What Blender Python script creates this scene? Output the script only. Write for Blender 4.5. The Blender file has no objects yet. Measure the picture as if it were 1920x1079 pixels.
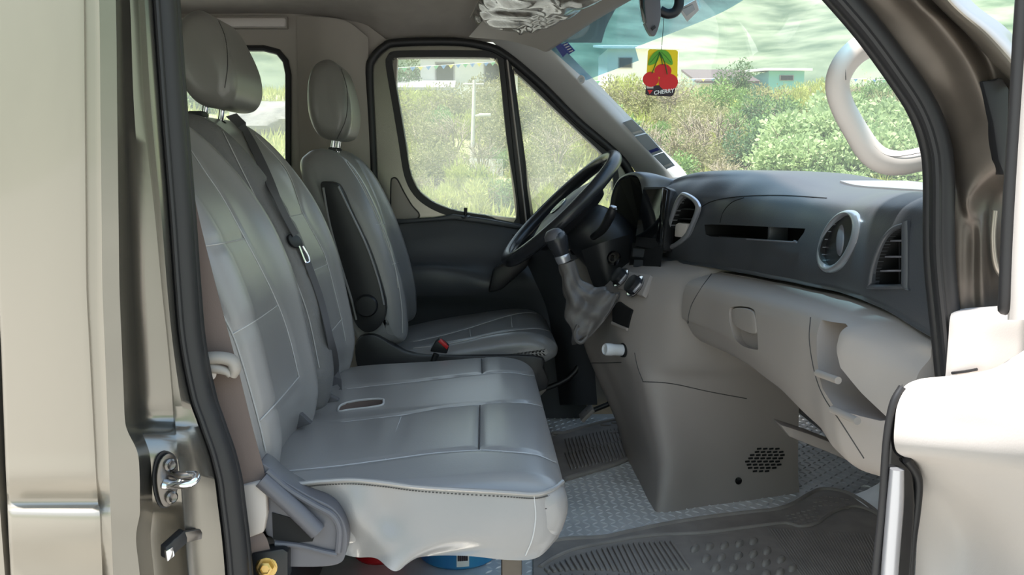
import bpy, bmesh, math, random
import numpy as np
from mathutils import Vector, Matrix
from mathutils.bvhtree import BVHTree
V = Vector
random.seed(7)
scene = bpy.context.scene
COL = scene.collection

# ------------------------------------------------------------------ camera
FPX = 1750.0
CAM = V((0, -1.28, .92))
TH = math.atan(235 / FPX)
PSI = math.atan(65 / FPX * math.cos(TH))
FW = V((math.sin(PSI) * math.cos(TH), math.cos(PSI) * math.cos(TH), -math.sin(TH)))
RT = V((math.cos(PSI), -math.sin(PSI), 0))
UP = RT.cross(FW)
cd = bpy.data.cameras.new('camera')
cd.sensor_width = 36
cd.lens = FPX / 1920 * 36
cd.clip_start = .02
cd.clip_end = 2000
co = bpy.data.objects.new('camera', cd)
COL.objects.link(co)
co.matrix_world = Matrix(((RT.x, UP.x, -FW.x, CAM.x), (RT.y, UP.y, -FW.y, CAM.y), (RT.z, UP.z, -FW.z, CAM.z), (0, 0, 0, 1)))
scene.camera = co

# ------------------------------------------------------------------ light
EXPOSURE = 1.12
scene.view_settings.view_transform = 'Standard'
scene.view_settings.look = 'None'
scene.view_settings.gamma = 1
scene.view_settings.exposure = EXPOSURE
scene.view_settings.use_curve_mapping = False
w = bpy.data.worlds.new('world')
scene.world = w
w.use_nodes = True
nt = w.node_tree
bg = nt.nodes['Background']
tc = nt.nodes.new('ShaderNodeTexCoord')
sx = nt.nodes.new('ShaderNodeSeparateXYZ')
nt.links.new(tc.outputs['Generated'], sx.inputs[0])
cr = nt.nodes.new('ShaderNodeValToRGB')
cr.color_ramp.elements[0].position = 0.0
cr.color_ramp.elements[0].color = (.84, .92, 1.0, 1)
cr.color_ramp.elements[1].position = .9
cr.color_ramp.elements[1].color = (.44, .68, 1.0, 1)
nt.links.new(sx.outputs['Z'], cr.inputs[0])
nt.links.new(cr.outputs[0], bg.inputs[0])
bg.inputs[1].default_value = .82
sl = bpy.data.lights.new('sun', 'SUN')
sl.energy = 6.0
sl.angle = math.radians(4)
sl.color = (1, .98, .95)
so = bpy.data.objects.new('sun', sl)
COL.objects.link(so)
so.rotation_euler = (math.radians(9), math.radians(-14), 0)   # high sun, slightly from behind the camera and the rear of the van

# ------------------------------------------------------------------ helpers
def ray(px, py):
    return (FW + RT * ((px - 960) / FPX) + UP * ((539.5 - py) / FPX))
def at(px, py, Y=None, X=None, Z=None):
    v = ray(px, py)
    k = (Y - CAM.y) / v.y if Y is not None else (X - CAM.x) / v.x if X is not None else (Z - CAM.z) / v.z
    return CAM + v * k
class Plane:
    def __init__(s, p, n):
        s.p = V(p); s.n = V(n).normalized()
    def at(s, px, py, off=0.0):
        v = ray(px, py)
        k = (s.p - CAM).dot(s.n) / v.dot(s.n)
        return CAM + v * k + s.n * off
def srgb(r, g, b):
    f = lambda c: (c / 255 / 12.92) if c / 255 <= .04045 else ((c / 255 + .055) / 1.055) ** 2.4
    return (f(r), f(g), f(b))
def cr1(p, n, closed=False):
    """Catmull-Rom resample of tuples to n points"""
    P = [np.array(q, float) for q in p]
    m = len(P)
    if m == 2 and not closed:
        return [tuple(P[0] + (P[1] - P[0]) * t) for t in np.linspace(0, 1, n)]
    out = []
    segs = m if closed else m - 1
    for t in np.linspace(0, segs, n, endpoint=not closed):
        i = min(int(t), segs - 1); u = t - i
        if closed:
            a, b, c, d = P[(i - 1) % m], P[i % m], P[(i + 1) % m], P[(i + 2) % m]
        else:
            b, c = P[i], P[i + 1]
            a = P[i - 1] if i > 0 else 2 * b - c
            d = P[i + 2] if i + 2 < m else 2 * c - b
        out.append(tuple(.5 * (2 * b + (c - a) * u + (2 * a - 5 * b + 4 * c - d) * u * u + (3 * b - a - 3 * c + d) * u ** 3)))
    return out
def interp(tab, x):
    xs = [a[0] for a in tab]; ys = [a[1] for a in tab]
    return float(np.interp(x, xs, ys))
def interps(tab, x):
    """smooth table"""
    xs = [a[0] for a in tab]
    if x <= xs[0]: return tab[0][1]
    if x >= xs[-1]: return tab[-1][1]
    i = max(k for k in range(len(xs)) if xs[k] <= x)
    u = (x - xs[i]) / (xs[i + 1] - xs[i]); u = u * u * (3 - 2 * u) * .4 + u * .6
    return tab[i][1] + (tab[i + 1][1] - tab[i][1]) * u

# -------- materials
MATS = {}
def mat(name, col, rough=.5, metal=0., bump=None, var=.0, vscale=8., coat=0., spec=.5, trans=0., emit=None, sheen=0., col2=None, subs=0., bdist=.002):
    m = bpy.data.materials.new(name); m.use_nodes = True
    t = m.node_tree; b = t.nodes['Principled BSDF']
    b.inputs['Base Color'].default_value = (*col, 1)
    b.inputs['Roughness'].default_value = rough
    b.inputs['Metallic'].default_value = metal
    b.inputs['Coat Weight'].default_value = coat
    b.inputs['Coat Roughness'].default_value = .06
    b.inputs['Specular IOR Level'].default_value = spec
    b.inputs['Transmission Weight'].default_value = trans
    b.inputs['Sheen Weight'].default_value = sheen
    tcn = t.nodes.new('ShaderNodeTexCoord')
    if var or col2:
        n = t.nodes.new('ShaderNodeTexNoise'); n.inputs['Scale'].default_value = vscale; n.inputs['Detail'].default_value = 5
        t.links.new(tcn.outputs['Object'], n.inputs['Vector'])
        mx = t.nodes.new('ShaderNodeMix'); mx.data_type = 'RGBA'
        c2 = col2 if col2 else tuple(c * (1 - var) for c in col)
        c1 = col if col2 else tuple(min(1, c * (1 + var)) for c in col)
        mx.inputs['A'].default_value = (*c1, 1); mx.inputs['B'].default_value = (*c2, 1)
        rm = t.nodes.new('ShaderNodeMapRange'); rm.inputs[1].default_value = .35; rm.inputs[2].default_value = .65
        t.links.new(n.outputs['Fac'], rm.inputs[0]); t.links.new(rm.outputs[0], mx.inputs['Factor'])
        t.links.new(mx.outputs['Result'], b.inputs['Base Color'])
    if bump:
        kind, sc, st = bump
        if kind == 'v':
            n = t.nodes.new('ShaderNodeTexVoronoi'); n.inputs['Scale'].default_value = sc; o = n.outputs['Distance']
        else:
            n = t.nodes.new('ShaderNodeTexNoise'); n.inputs['Scale'].default_value = sc; n.inputs['Detail'].default_value = 4; o = n.outputs['Fac']
        t.links.new(tcn.outputs['Object'], n.inputs['Vector'])
        bp = t.nodes.new('ShaderNodeBump'); bp.inputs['Strength'].default_value = st; bp.inputs['Distance'].default_value = bdist
        t.links.new(o, bp.inputs['Height']); t.links.new(bp.outputs[0], b.inputs['Normal'])
    if emit:
        b.inputs['Emission Color'].default_value = (*emit[:3], 1); b.inputs['Emission Strength'].default_value = emit[3]
    MATS[name] = m
    return m
def glass(name, tint=(1, 1, 1), refl=.5, veil=0.):
    m = bpy.data.materials.new(name); m.use_nodes = True
    t = m.node_tree; t.nodes.remove(t.nodes['Principled BSDF'])
    out = t.nodes['Material Output']
    tr = t.nodes.new('ShaderNodeBsdfTransparent'); tr.inputs[0].default_value = (*tint, 1)
    gl = t.nodes.new('ShaderNodeBsdfGlossy'); gl.inputs['Roughness'].default_value = .02
    lw = t.nodes.new('ShaderNodeLayerWeight'); lw.inputs[0].default_value = .5
    pw = t.nodes.new('ShaderNodeMath'); pw.operation = 'POWER'; pw.inputs[1].default_value = 5.
    fr = t.nodes.new('ShaderNodeMath'); fr.operation = 'MULTIPLY_ADD'; fr.inputs[1].default_value = .92; fr.inputs[2].default_value = .06
    t.links.new(lw.outputs['Facing'], pw.inputs[0]); t.links.new(pw.outputs[0], fr.inputs[0])
    ml = t.nodes.new('ShaderNodeMath'); ml.operation = 'MULTIPLY'; ml.inputs[1].default_value = refl
    mx = t.nodes.new('ShaderNodeMixShader')
    t.links.new(fr.outputs[0], ml.inputs[0]); t.links.new(ml.outputs[0], mx.inputs[0])
    last = tr.outputs[0]
    if veil:   # dust film on the pane
        df = t.nodes.new('ShaderNodeBsdfTranslucent'); df.inputs[0].default_value = (.8, .8, .76, 1)
        m2 = t.nodes.new('ShaderNodeMixShader'); m2.inputs[0].default_value = veil
        t.links.new(tr.outputs[0], m2.inputs[1]); t.links.new(df.outputs[0], m2.inputs[2]); last = m2.outputs[0]
    t.links.new(last, mx.inputs[1]); t.links.new(gl.outputs[0], mx.inputs[2])
    t.links.new(mx.outputs[0], out.inputs[0])
    MATS[name] = m
    return m

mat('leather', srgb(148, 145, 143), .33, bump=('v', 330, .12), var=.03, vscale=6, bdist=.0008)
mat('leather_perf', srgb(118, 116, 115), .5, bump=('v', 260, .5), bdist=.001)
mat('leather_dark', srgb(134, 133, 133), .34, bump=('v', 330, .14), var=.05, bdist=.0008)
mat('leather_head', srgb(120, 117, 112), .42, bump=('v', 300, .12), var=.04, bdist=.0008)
mat('seam_light', srgb(190, 188, 186), .6)
mat('seam_dark', srgb(70, 68, 68), .7)
mat('beige_plastic', srgb(168, 158, 150), .55, bump=('n', 500, .12), var=.025, vscale=4, bdist=.0006)
mat('beige_console', srgb(162, 152, 145), .55, bump=('n', 500, .12), var=.03, vscale=4, bdist=.0006)
mat('beige_trim', srgb(158, 150, 141), .6, bump=('n', 400, .1), bdist=.0006)
mat('handle_plastic', srgb(205, 196, 190), .5, bump=('n', 500, .08), bdist=.0005)
mat('door_plastic', srgb(200, 192, 186), .6, bump=('n', 420, .2), bdist=.0008)
mat('headliner', srgb(160, 152, 144), .95, bump=('n', 700, .3), var=.04, vscale=20)
mat('dash_black', srgb(66, 68, 72), .38, bump=('v', 420, .18), bdist=.0006)
mat('black_plastic', srgb(30, 30, 32), .42, bump=('n', 500, .08), bdist=.0004)
mat('black_gloss', srgb(12, 12, 14), .08, coat=.5)
mat('black_hole', srgb(14, 14, 15), .8)
mat('wheel_leather', srgb(44, 45, 49), .27, bump=('n', 400, .06), bdist=.0004)
mat('rubber', srgb(160, 151, 143), .6, bump=('n', 160, .1), var=.12, vscale=14)
mat('rubber_seal', srgb(34, 33, 34), .5)
mat('chrome', (.8, .8, .82), .12, 1.)
mat('steel', srgb(120, 116, 112), .28, 1.)
mat('silver_trim', srgb(190, 190, 194), .3, .75)
mat('bracket_plastic', srgb(96, 95, 100), .42, bump=('n', 500, .1), bdist=.0005)
mat('paint', srgb(158, 150, 138), .3, .6, coat=.6, bump=('n', 900, .03), bdist=.0003)
mat('paint_jamb', srgb(140, 136, 128), .26, .9, coat=.1, var=.06, vscale=5)
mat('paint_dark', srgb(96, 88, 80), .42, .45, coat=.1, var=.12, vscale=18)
mat('belt', srgb(112, 97, 90), .75, bump=('n', 600, .3), bdist=.0006)
mat('belt_dark', srgb(88, 86, 88), .7, bump=('n', 600, .3), bdist=.0006)
mat('sleeve', srgb(190, 180, 172), .4)
mat('white_plastic', srgb(228, 228, 230), .35)
mat('red', srgb(190, 18, 30), .4)
mat('red_button', srgb(200, 40, 44), .35)
mat('blue', srgb(34, 96, 176), .35, col2=srgb(60, 150, 200), vscale=9)
mat('brass', srgb(200, 170, 110), .3, 1.)
mat('diamond_plate', srgb(236, 235, 232), .36, .2, var=.12, vscale=7, bump=('n', 90, .1))
mat('boot_leather', srgb(104, 99, 96), .42, bump=('v', 200, .2), bdist=.001)
mat('screen', srgb(16, 18, 20), .05, coat=1.)
mat('cluster', srgb(8, 8, 9), .9, spec=.1)
mat('plug_white', srgb(225, 226, 228), .3)
mat('visor', srgb(176, 168, 158), .8)
mat('dash_top_sunlit', srgb(140, 142, 146), .3)  # dash plastic made paler to stand for sunlight on its top
mat('plastic_wrap', srgb(150, 142, 130), .25, trans=.0, coat=1., bump=('n', 14, .8), col2=srgb(96, 90, 80), vscale=26, bdist=.01)
glass('glass_clear', (.97, .985, .97), 1., .05)
glass('glass_dusty', (.97, .98, .95), 1., .20)
glass('tint_blue', (.22, .42, .55), .5, .06)
mat('tag_grey', srgb(196, 206, 214), .4)
mat('pillar_trim', srgb(192, 189, 185), .6, bump=('n', 400, .1), bdist=.0006)
mat('hood_sunlit', srgb(128, 130, 136), .4, bump=('n', 500, .1), bdist=.0005)  # hood plastic, grey lightened to imitate sun on the hood top
mat('tag_blue', srgb(58, 72, 160), .5)
mat('white', srgb(240, 240, 240), .5)
mat('yellow', srgb(246, 214, 10), .45)
mat('green', srgb(96, 170, 40), .45)
mat('green_dark', srgb(40, 100, 30), .45)
mat('cherry', srgb(214, 22, 34), .35)
mat('ink', srgb(44, 30, 44), .5)
mat('asphalt', srgb(150, 146, 138), .9, var=.1, vscale=2, bump=('n', 60, .3))
mat('soil', srgb(178, 168, 132), 1., col2=srgb(146, 150, 104), vscale=.35)
mat('mountain', srgb(126, 136, 110), 1., col2=srgb(70, 88, 66), vscale=.16)
for nm, c1, c2 in (('leaf_green', (140, 166, 98), (104, 136, 78)), ('leaf_yellow', (190, 194, 112), (160, 168, 92)), ('leaf_olive', (164, 160, 112), (132, 132, 90)),
                   ('leaf_dark', (104, 130, 86), (76, 104, 68)), ('leaf_pale', (184, 200, 148), (146, 170, 112)), ('leaf_dry', (198, 184, 146), (168, 154, 118))):
    m = mat(nm, srgb(*c1), .7, col2=srgb(*c2), vscale=3.)
    t = m.node_tree; b = t.nodes['Principled BSDF']
    tl = t.nodes.new('ShaderNodeBsdfTranslucent'); tl.inputs[0].default_value = (*srgb(*c1), 1)
    ms = t.nodes.new('ShaderNodeMixShader'); ms.inputs[0].default_value = .35
    t.links.new(b.outputs[0], ms.inputs[1]); t.links.new(tl.outputs[0], ms.inputs[2]); t.links.new(ms.outputs[0], t.nodes['Material Output'].inputs[0])
mat('bark', srgb(150, 138, 118), .9, bump=('n', 30, .5))
mat('concrete', srgb(210, 206, 196), .9, var=.05)
mat('house_white', srgb(236, 234, 228), .8)
mat('roof_grey', srgb(150, 148, 146), .7)
mat('roof_dark', srgb(86, 76, 72), .8)
mat('teal', srgb(124, 182, 176), .6)
mat('rock', srgb(150, 146, 138), .95, col2=srgb(104, 100, 96), vscale=1.2, bump=('n', 4, .8), bdist=.1)
mat('flag_blue', srgb(120, 160, 210), .6)
mat('flag_yellow', srgb(225, 215, 130), .6)
mat('flag_green', srgb(130, 190, 150), .6)

for nm_ in ('leather', 'leather_dark', 'leather_head'):
    b_ = MATS[nm_].node_tree.nodes['Principled BSDF']
    b_.inputs['Coat Weight'].default_value = .45; b_.inputs['Coat Roughness'].default_value = .3

# -------- objects
WLOC = {}
def wloc(o):
    return WLOC.get(o.name, V((0, 0, 0)))
def tag(o, label=None, cat=None, group=None, kind=None):
    if label: o['label'] = label
    if cat: o['category'] = cat
    if group: o['group'] = group
    if kind: o['kind'] = kind
    return o
def thing(name, loc, label=None, cat=None, group=None, kind=None):
    o = bpy.data.objects.new(name, None)
    o.empty_display_size = .05
    COL.objects.link(o)
    o.location = loc
    WLOC[o.name] = V(loc)
    return tag(o, label, cat, group, kind)
def obj(name, verts, faces, m, parent=None, smooth=True, angle=40, mi=None):
    verts = [V(v) for v in verts]
    if parent is not None:
        org = wloc(parent)
        # own origin = centre of the piece
    c = sum(verts, V((0, 0, 0))) / max(1, len(verts))
    zmin = min(v.z for v in verts)
    loc = V((c.x, c.y, zmin))
    me = bpy.data.meshes.new(name)
    me.from_pydata([v - loc for v in verts], [], faces)
    ms = m if isinstance(m, (list, tuple)) else [m]
    for k in ms: me.materials.append(MATS[k])
    if mi: me.polygons.foreach_set('material_index', mi)
    bm = bmesh.new(); bm.from_mesh(me); bmesh.ops.recalc_face_normals(bm, faces=bm.faces); bm.to_mesh(me); bm.free()
    if smooth:
        me.polygons.foreach_set('use_smooth', [True] * len(me.polygons))
        me.set_sharp_from_angle(angle=math.radians(angle))
    me.update()
    o = bpy.data.objects.new(name, me)
    COL.objects.link(o)
    if parent is not None:
        o.parent = parent
        o.location = loc - wloc(parent)
    else:
        o.location = loc
    WLOC[o.name] = loc
    return o
def bmobj(name, bm, m, parent=None, smooth=True, angle=40):
    bm.verts.ensure_lookup_table(); bm.verts.index_update()
    vs = [v.co.copy() for v in bm.verts]
    fs = [[v.index for v in f.verts] for f in bm.faces]
    mi = [f.material_index for f in bm.faces] if isinstance(m, (list, tuple)) else None
    bm.free()
    return obj(name, vs, fs, m, parent, smooth, angle, mi)
def gridfaces(nr, nc, cr=False, cc=False):
    F = []
    for i in range(nr if cr else nr - 1):
        for j in range(nc if cc else nc - 1):
            i2 = (i + 1) % nr; j2 = (j + 1) % nc
            F.append((i * nc + j, i * nc + j2, i2 * nc + j2, i2 * nc + j))
    return F
def loftpts(rows, nr, nc, closed_c=False):
    a = [cr1([tuple(p) for p in r], nc, closed_c) for r in rows]
    cols = [cr1([a[i][j] for i in range(len(a))], nr) for j in range(nc)]
    return [[V(cols[j][i]) for j in range(nc)] for i in range(nr)]
def loft(name, rows, nr, nc, m, parent=None, closed_c=False, thick=None, caps=False):
    g = loftpts(rows, nr, nc, closed_c)
    vs = [p for r in g for p in r]; fs = gridfaces(nr, nc, False, closed_c)
    if thick:     # thick: vector for a back layer
        n = len(vs); tv = V(thick)
        vs += [p + tv for p in vs]
        fs2 = [tuple(reversed([k + n for k in f])) for f in fs]
        rim = [(i * nc, (i + 1) * nc) for i in range(nr - 1)] + [(i * nc + nc - 1, (i + 1) * nc + nc - 1) for i in range(nr - 1)]
        rim += [(j, j + 1) for j in range(nc - 1)] + [((nr - 1) * nc + j, (nr - 1) * nc + j + 1) for j in range(nc - 1)]
        fs = fs + fs2 + [(a, b, b + n, a + n) for a, b in rim]
    if caps:
        fs.append(tuple(range(nc))); fs.append(tuple(reversed(range((nr - 1) * nc, nr * nc))))
    return obj(name, vs, fs, m, parent)
def tubemesh(path, r, seg=10, closed=False, flat=1.0, upv=None):
    P = [V(p) for p in path]; n = len(P)
    rs = r if isinstance(r, (list, tuple)) else [r] * n
    vs = []; prev = None
    for i in range(n):
        a = P[(i - 1) % n] if (closed or i > 0) else P[0]
        b = P[(i + 1) % n] if (closed or i < n - 1) else P[-1]
        t = (b - a).normalized()
        u = upv if upv else (prev if prev else (V((0, 0, 1)) if abs(t.z) < .9 else V((1, 0, 0))))
        u = (V(u) - t * V(u).dot(t)).normalized(); prev = u
        v = t.cross(u)
        for k in range(seg):
            an = 2 * math.pi * k / seg
            vs.append(P[i] + u * math.cos(an) * rs[i] * flat + v * math.sin(an) * rs[i])
    fs = gridfaces(n, seg, closed, True)
    if not closed:
        fs.append(tuple(range(seg))); fs.append(tuple(reversed(range((n - 1) * seg, n * seg))))
    return vs, fs
def tube(name, path, r, m, parent=None, seg=10, closed=False, n=None, flat=1.0, upv=None):
    if n: path = cr1([tuple(p) for p in path], n, closed)
    if n and isinstance(r, (list, tuple)): r = [float(x) for x in np.interp(np.linspace(0, 1, n), np.linspace(0, 1, len(r)), r)]
    vs, fs = tubemesh(path, r, seg, closed, flat, upv)
    return obj(name, vs, fs, m, parent)
def strap(name, path, wvec, width, thick, m, parent=None, n=30):
    """webbing: ribbon with thickness; wvec is the width direction (or list)"""
    path = [V(p) for p in cr1([tuple(p) for p in path], n)]
    vs = []
    for i, p in enumerate(path):
        a = path[max(0, i - 1)]; b = path[min(n - 1, i + 1)]
        t = (b - a).normalized(); wv = V(wvec); wv = (wv - t * wv.dot(t)).normalized(); nv = t.cross(wv)
        for s, q in ((-1, -1), (1, -1), (1, 1), (-1, 1)):
            vs.append(p + wv * s * width / 2 + nv * q * thick / 2)
    fs = gridfaces(n, 4, False, True) + [(0, 1, 2, 3), tuple(reversed(range(4 * n - 4, 4 * n)))]
    return obj(name, vs, fs, m, parent, angle=30)
def prism(name, poly, off, m, parent=None, bevel=0., seg=2, smooth=True):
    """closed polygon (3D points, planar) extruded by vector off"""
    bm = bmesh.new()
    a = [bm.verts.new(V(p)) for p in poly]; b = [bm.verts.new(V(p) + V(off)) for p in poly]
    n = len(a)
    bm.faces.new(a); bm.faces.new(list(reversed(b)))
    for i in range(n): bm.faces.new((a[i], b[i], b[(i + 1) % n], a[(i + 1) % n]))
    bmesh.ops.recalc_face_normals(bm, faces=bm.faces)
    if bevel:
        es = [e for e in bm.edges if e.calc_face_angle(0) > .5]
        bmesh.ops.bevel(bm, geom=es, offset=bevel, segments=seg, affect='EDGES', profile=.5, clamp_overlap=True)
    bmesh.ops.triangulate(bm, faces=[f for f in bm.faces if len(f.verts) > 4])
    return bmobj(name, bm, m, parent, smooth)
def plate(name, outer, holes, off, m, parent=None):
    bm = bmesh.new(); off = V(off)
    loops = [[V(p) for p in l] for l in [outer] + holes]
    vl = [[bm.verts.new(p) for p in l] for l in loops]
    es = []
    for l in vl:
        es += [bm.edges.new((l[i], l[(i + 1) % len(l)])) for i in range(len(l))]
    bmesh.ops.triangle_fill(bm, edges=es, use_beauty=True, use_dissolve=False)
    fr = list(bm.faces)
    mp = {}
    for l in vl:
        for v in l: mp[v] = bm.verts.new(v.co + off)
    for f in fr: bm.faces.new([mp[v] for v in reversed(f.verts)])
    for l in vl:
        for i in range(len(l)):
            a, b = l[i], l[(i + 1) % len(l)]
            bm.faces.new((a, b, mp[b], mp[a]))
    return bmobj(name, bm, m, parent, True, 30)
def rbox(name, c, s, m, parent=None, bevel=.004, rot=None, seg=2):
    bm = bmesh.new()
    bmesh.ops.create_cube(bm, size=1)
    for v in bm.verts: v.co = V((v.co.x * s[0], v.co.y * s[1], v.co.z * s[2]))
    if bevel: bmesh.ops.bevel(bm, geom=list(bm.edges), offset=bevel, segments=seg, affect='EDGES', profile=.5)
    R = rot if rot is not None else Matrix.Identity(3)
    for v in bm.verts: v.co = R @ v.co + V(c)
    return bmobj(name, bm, m, parent)
def frame3(n, up=(0, 0, 1)):
    """matrix whose z is n"""
    n = V(n).normalized(); x = V(up).cross(n)
    if x.length < 1e-4: x = V((1, 0, 0)).cross(n)
    x.normalize(); y = n.cross(x)
    return Matrix((x, y, n)).transposed()
def lathe(name, prof, c, n, m, parent=None, seg=28, sx=1., sy=1., up=(0, 0, 1)):
    M = frame3(n, up); vs = []
    for r, h in prof:
        for k in range(seg):
            a = 2 * math.pi * k / seg
            vs.append(V(c) + M @ V((r * math.cos(a) * sx, r * math.sin(a) * sy, h)))
    fs = gridfaces(len(prof), seg, False, True)
    fs.append(tuple(range(seg))); fs.append(tuple(reversed(range((len(prof) - 1) * seg, len(prof) * seg))))
    return obj(name, vs, fs, m, parent)
def offset_in(pts, d):
    n = len(pts); out = []
    A = sum(pts[i][0] * pts[(i + 1) % n][1] - pts[(i + 1) % n][0] * pts[i][1] for i in range(n))
    s = 1 if A > 0 else -1
    for i in range(n):
        a = pts[i - 1]; b = pts[(i + 1) % n]
        tx, ty = b[0] - a[0], b[1] - a[1]; L = math.hypot(tx, ty) or 1
        out.append((pts[i][0] - s * ty / L * d, pts[i][1] + s * tx / L * d))
    return out
def pillow(prof, y0, y1, r, n=110, ny=70, deform=None, rcap=None):
    """closed XZ profile swept along Y with rounded ends; returns verts, faces"""
    pr = cr1(prof, n, True)
    rc = rcap or r
    ts = []
    k = max(6, ny // 6)
    ts += [rc * (1 - math.cos(math.pi / 2 * i / k)) for i in range(k)]
    L = y1 - y0
    ts += list(np.linspace(rc, L - rc, ny - 2 * k))
    ts += [L - rc * (1 - math.cos(math.pi / 2 * i / k)) for i in range(k - 1, -1, -1)]
    vs = []
    for t in ts:
        e = min(t, L - t); e = min(e, rc)
        ins = r * (1 - math.sqrt(max(0, 1 - ((rc - e) / rc) ** 2)))
        q = offset_in(pr, ins) if ins > 1e-5 else pr
        vs += [V((x, y0 + t, z)) for x, z in q]
    fs = gridfaces(len(ts), n, False, True)
    m = len(ts)
    for base, rev in ((0, False), ((m - 1) * n, True)):
        c = sum((vs[base + i] for i in range(n)), V()) / n
        ci = len(vs)
        # inner ring then fan
        ring = []
        for i in range(n):
            vs.append(vs[base + i] * .5 + c * .5)
        ci = len(vs); vs.append(c)
        rb = ci - n
        for i in range(n):
            j = (i + 1) % n
            fs.append((base + i, base + j, rb + j, rb + i)); fs.append((rb + i, rb + j, ci))
    if deform: vs = [deform(v) for v in vs]
    return vs, fs
def bvh_of(vs, fs):
    return BVHTree.FromPolygons([V(v) for v in vs], fs)
def hit(bvh, px, py):
    loc, n, i, d = bvh.ray_cast(CAM, ray(px, py).normalized())
    if loc is None: return None, None
    if n.dot(ray(px, py)) > 0: n = -n
    return loc, n
def seamline(bvh, pts, n=40):
    out = []
    for x, y in cr1(pts, n):
        p, nn = hit(bvh, x, y)
        if p is not None: out.append((p, nn))
    return out
def grooves(vs, lines, depth=.004, width=.006):
    A = np.array([tuple(v) for v in vs])
    D = np.zeros_like(A)
    for ln in lines:
        for k in range(len(ln) - 1):
            a = np.array(ln[k][0]); b = np.array(ln[k + 1][0]); nn = np.array(ln[k][1])
            ab = b - a; L = ab.dot(ab) + 1e-12
            if L > .01: continue
            sel = np.where((np.abs(A - (a + b) / 2).max(axis=1)) < width * 3 + L ** .5)[0]
            if not len(sel): continue
            t = np.clip(((A[sel] - a) @ ab) / L, 0, 1)
            d = np.linalg.norm(A[sel] - (a + t[:, None] * ab), axis=1)
            amt = depth * np.exp(-(d / width) ** 2)
            new = -amt[:, None] * nn
            cur = np.linalg.norm(D[sel], axis=1)
            better = amt > cur
            D[sel[better]] = new[better]
    A = A + D
    return [V(p) for p in A]
def seamtubes(name, lines, r, m, parent, off=-.001):
    vs = []; fs = []
    for ln in lines:
        if len(ln) < 3: continue
        p = [q + nn * off for q, nn in ln]
        v2, f2 = tubemesh(p, r, 5)
        o = len(vs); vs += v2; fs += [tuple(k + o for k in f) for f in f2]
    return obj(name, vs, fs, m, parent) if vs else None
def boolean_cut(o, cutters):
    for c in cutters:
        for solver in ('EXACT', 'FAST'):
            md = o.modifiers.new('cut', 'BOOLEAN'); md.operation = 'DIFFERENCE'; md.solver = solver; md.object = c
            if solver == 'EXACT': md.material_mode = 'TRANSFER'
            bpy.context.view_layer.update()
            dg = bpy.context.evaluated_depsgraph_get()
            me = bpy.data.meshes.new_from_object(o.evaluated_get(dg), depsgraph=dg)
            o.modifiers.clear()
            if len(me.polygons) > .6 * len(o.data.polygons): break
        o.data = me
    me = o.data
    me.polygons.foreach_set('use_smooth', [True] * len(me.polygons))
    me.set_sharp_from_angle(angle=math.radians(35))
    for c in cutters:
        d = c.data; bpy.data.objects.remove(c); bpy.data.meshes.remove(d)
def joinm(parts):
    vs = []; fs = []
    for v2, f2 in parts:
        o = len(vs); vs += [V(v) for v in v2]; fs += [tuple(k + o for k in f) for f in f2]
    return vs, fs
def boxm(c, s, R=None):
    R = R if R is not None else Matrix.Identity(3)
    vs = [V(c) + R @ V((x * s[0] / 2, y * s[1] / 2, z * s[2] / 2)) for x in (-1, 1) for y in (-1, 1) for z in (-1, 1)]
    return vs, [(0, 1, 3, 2), (4, 6, 7, 5), (0, 4, 5, 1), (2, 3, 7, 6), (0, 2, 6, 4), (1, 5, 7, 3)]
FZ = .08      # cab floor height
GZ = -.55     # ground

# ================================================================== THE VAN SHELL
YD = 1.75      # inner plane of the driver's side
def pxl(pts, Y): return [at(x, y, Y=Y) for x, y in pts]

# ---- floor with chequer-plate lugs
fl = thing('floor', (0, .9, FZ), kind='structure')
rbox('floor_pan', (-.75, .86, FZ - .02), (3.9, 1.8, .04), 'diamond_plate', fl, bevel=0)
lug = []
def lens(c, ax, L, W, H):
    ax = V(ax).normalized(); n = V((0, 0, 1)); s = n.cross(ax); c = V(c)
    vs = [c - ax * L, c + ax * L, c + s * W, c - s * W, c + n * H + ax * L * .4, c + n * H - ax * L * .4]
    return vs, [(1, 2, 4), (1, 4, 3), (0, 5, 2), (0, 3, 5), (2, 5, 4), (3, 4, 5)]
i = 0
x = .02
while x < 1.08:
    j = 0; y = .45
    while y < 1.72:
        a = (1, 1, 0) if (i + j) % 2 else (1, -1, 0)
        lug.append(lens((x, y, FZ), a, .011, .0032, .0022))
        y += .021; j += 1
    x += .021; i += 1
v_, f_ = joinm(lug)
tag(obj('chequer_lugs', v_, f_, 'diamond_plate', fl), kind='stuff')
# bent up plate at the toe board, passenger side
loft('toe_plate', [[(.80, 1.0, FZ + .002), (.95, .95, FZ + .01), (1.04, .9, FZ + .12), (1.06, .88, FZ + .3)],
                   [(.86, .6, FZ + .002), (.98, .6, FZ + .01), (1.05, .6, FZ + .12), (1.07, .6, FZ + .3)],
                   [(.86, .2, FZ + .002), (.98, .2, FZ + .01), (1.05, .2, FZ + .12), (1.07, .2, FZ + .3)]], 10, 16, 'diamond_plate', fl)
lug = []
for ii in range(14):
    for jj in range(3, 5):
        lug.append(lens((.9 + jj * .03, .25 + ii * .055 + (jj % 2) * .02, FZ + .004 + max(0, jj - 2) * .012), (1, 1 if (ii + jj) % 2 else -1, .2), .014, .004, .005))
v_, f_ = joinm(lug); tag(obj('toe_lugs', v_, f_, 'diamond_plate', fl), kind='stuff')

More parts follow.
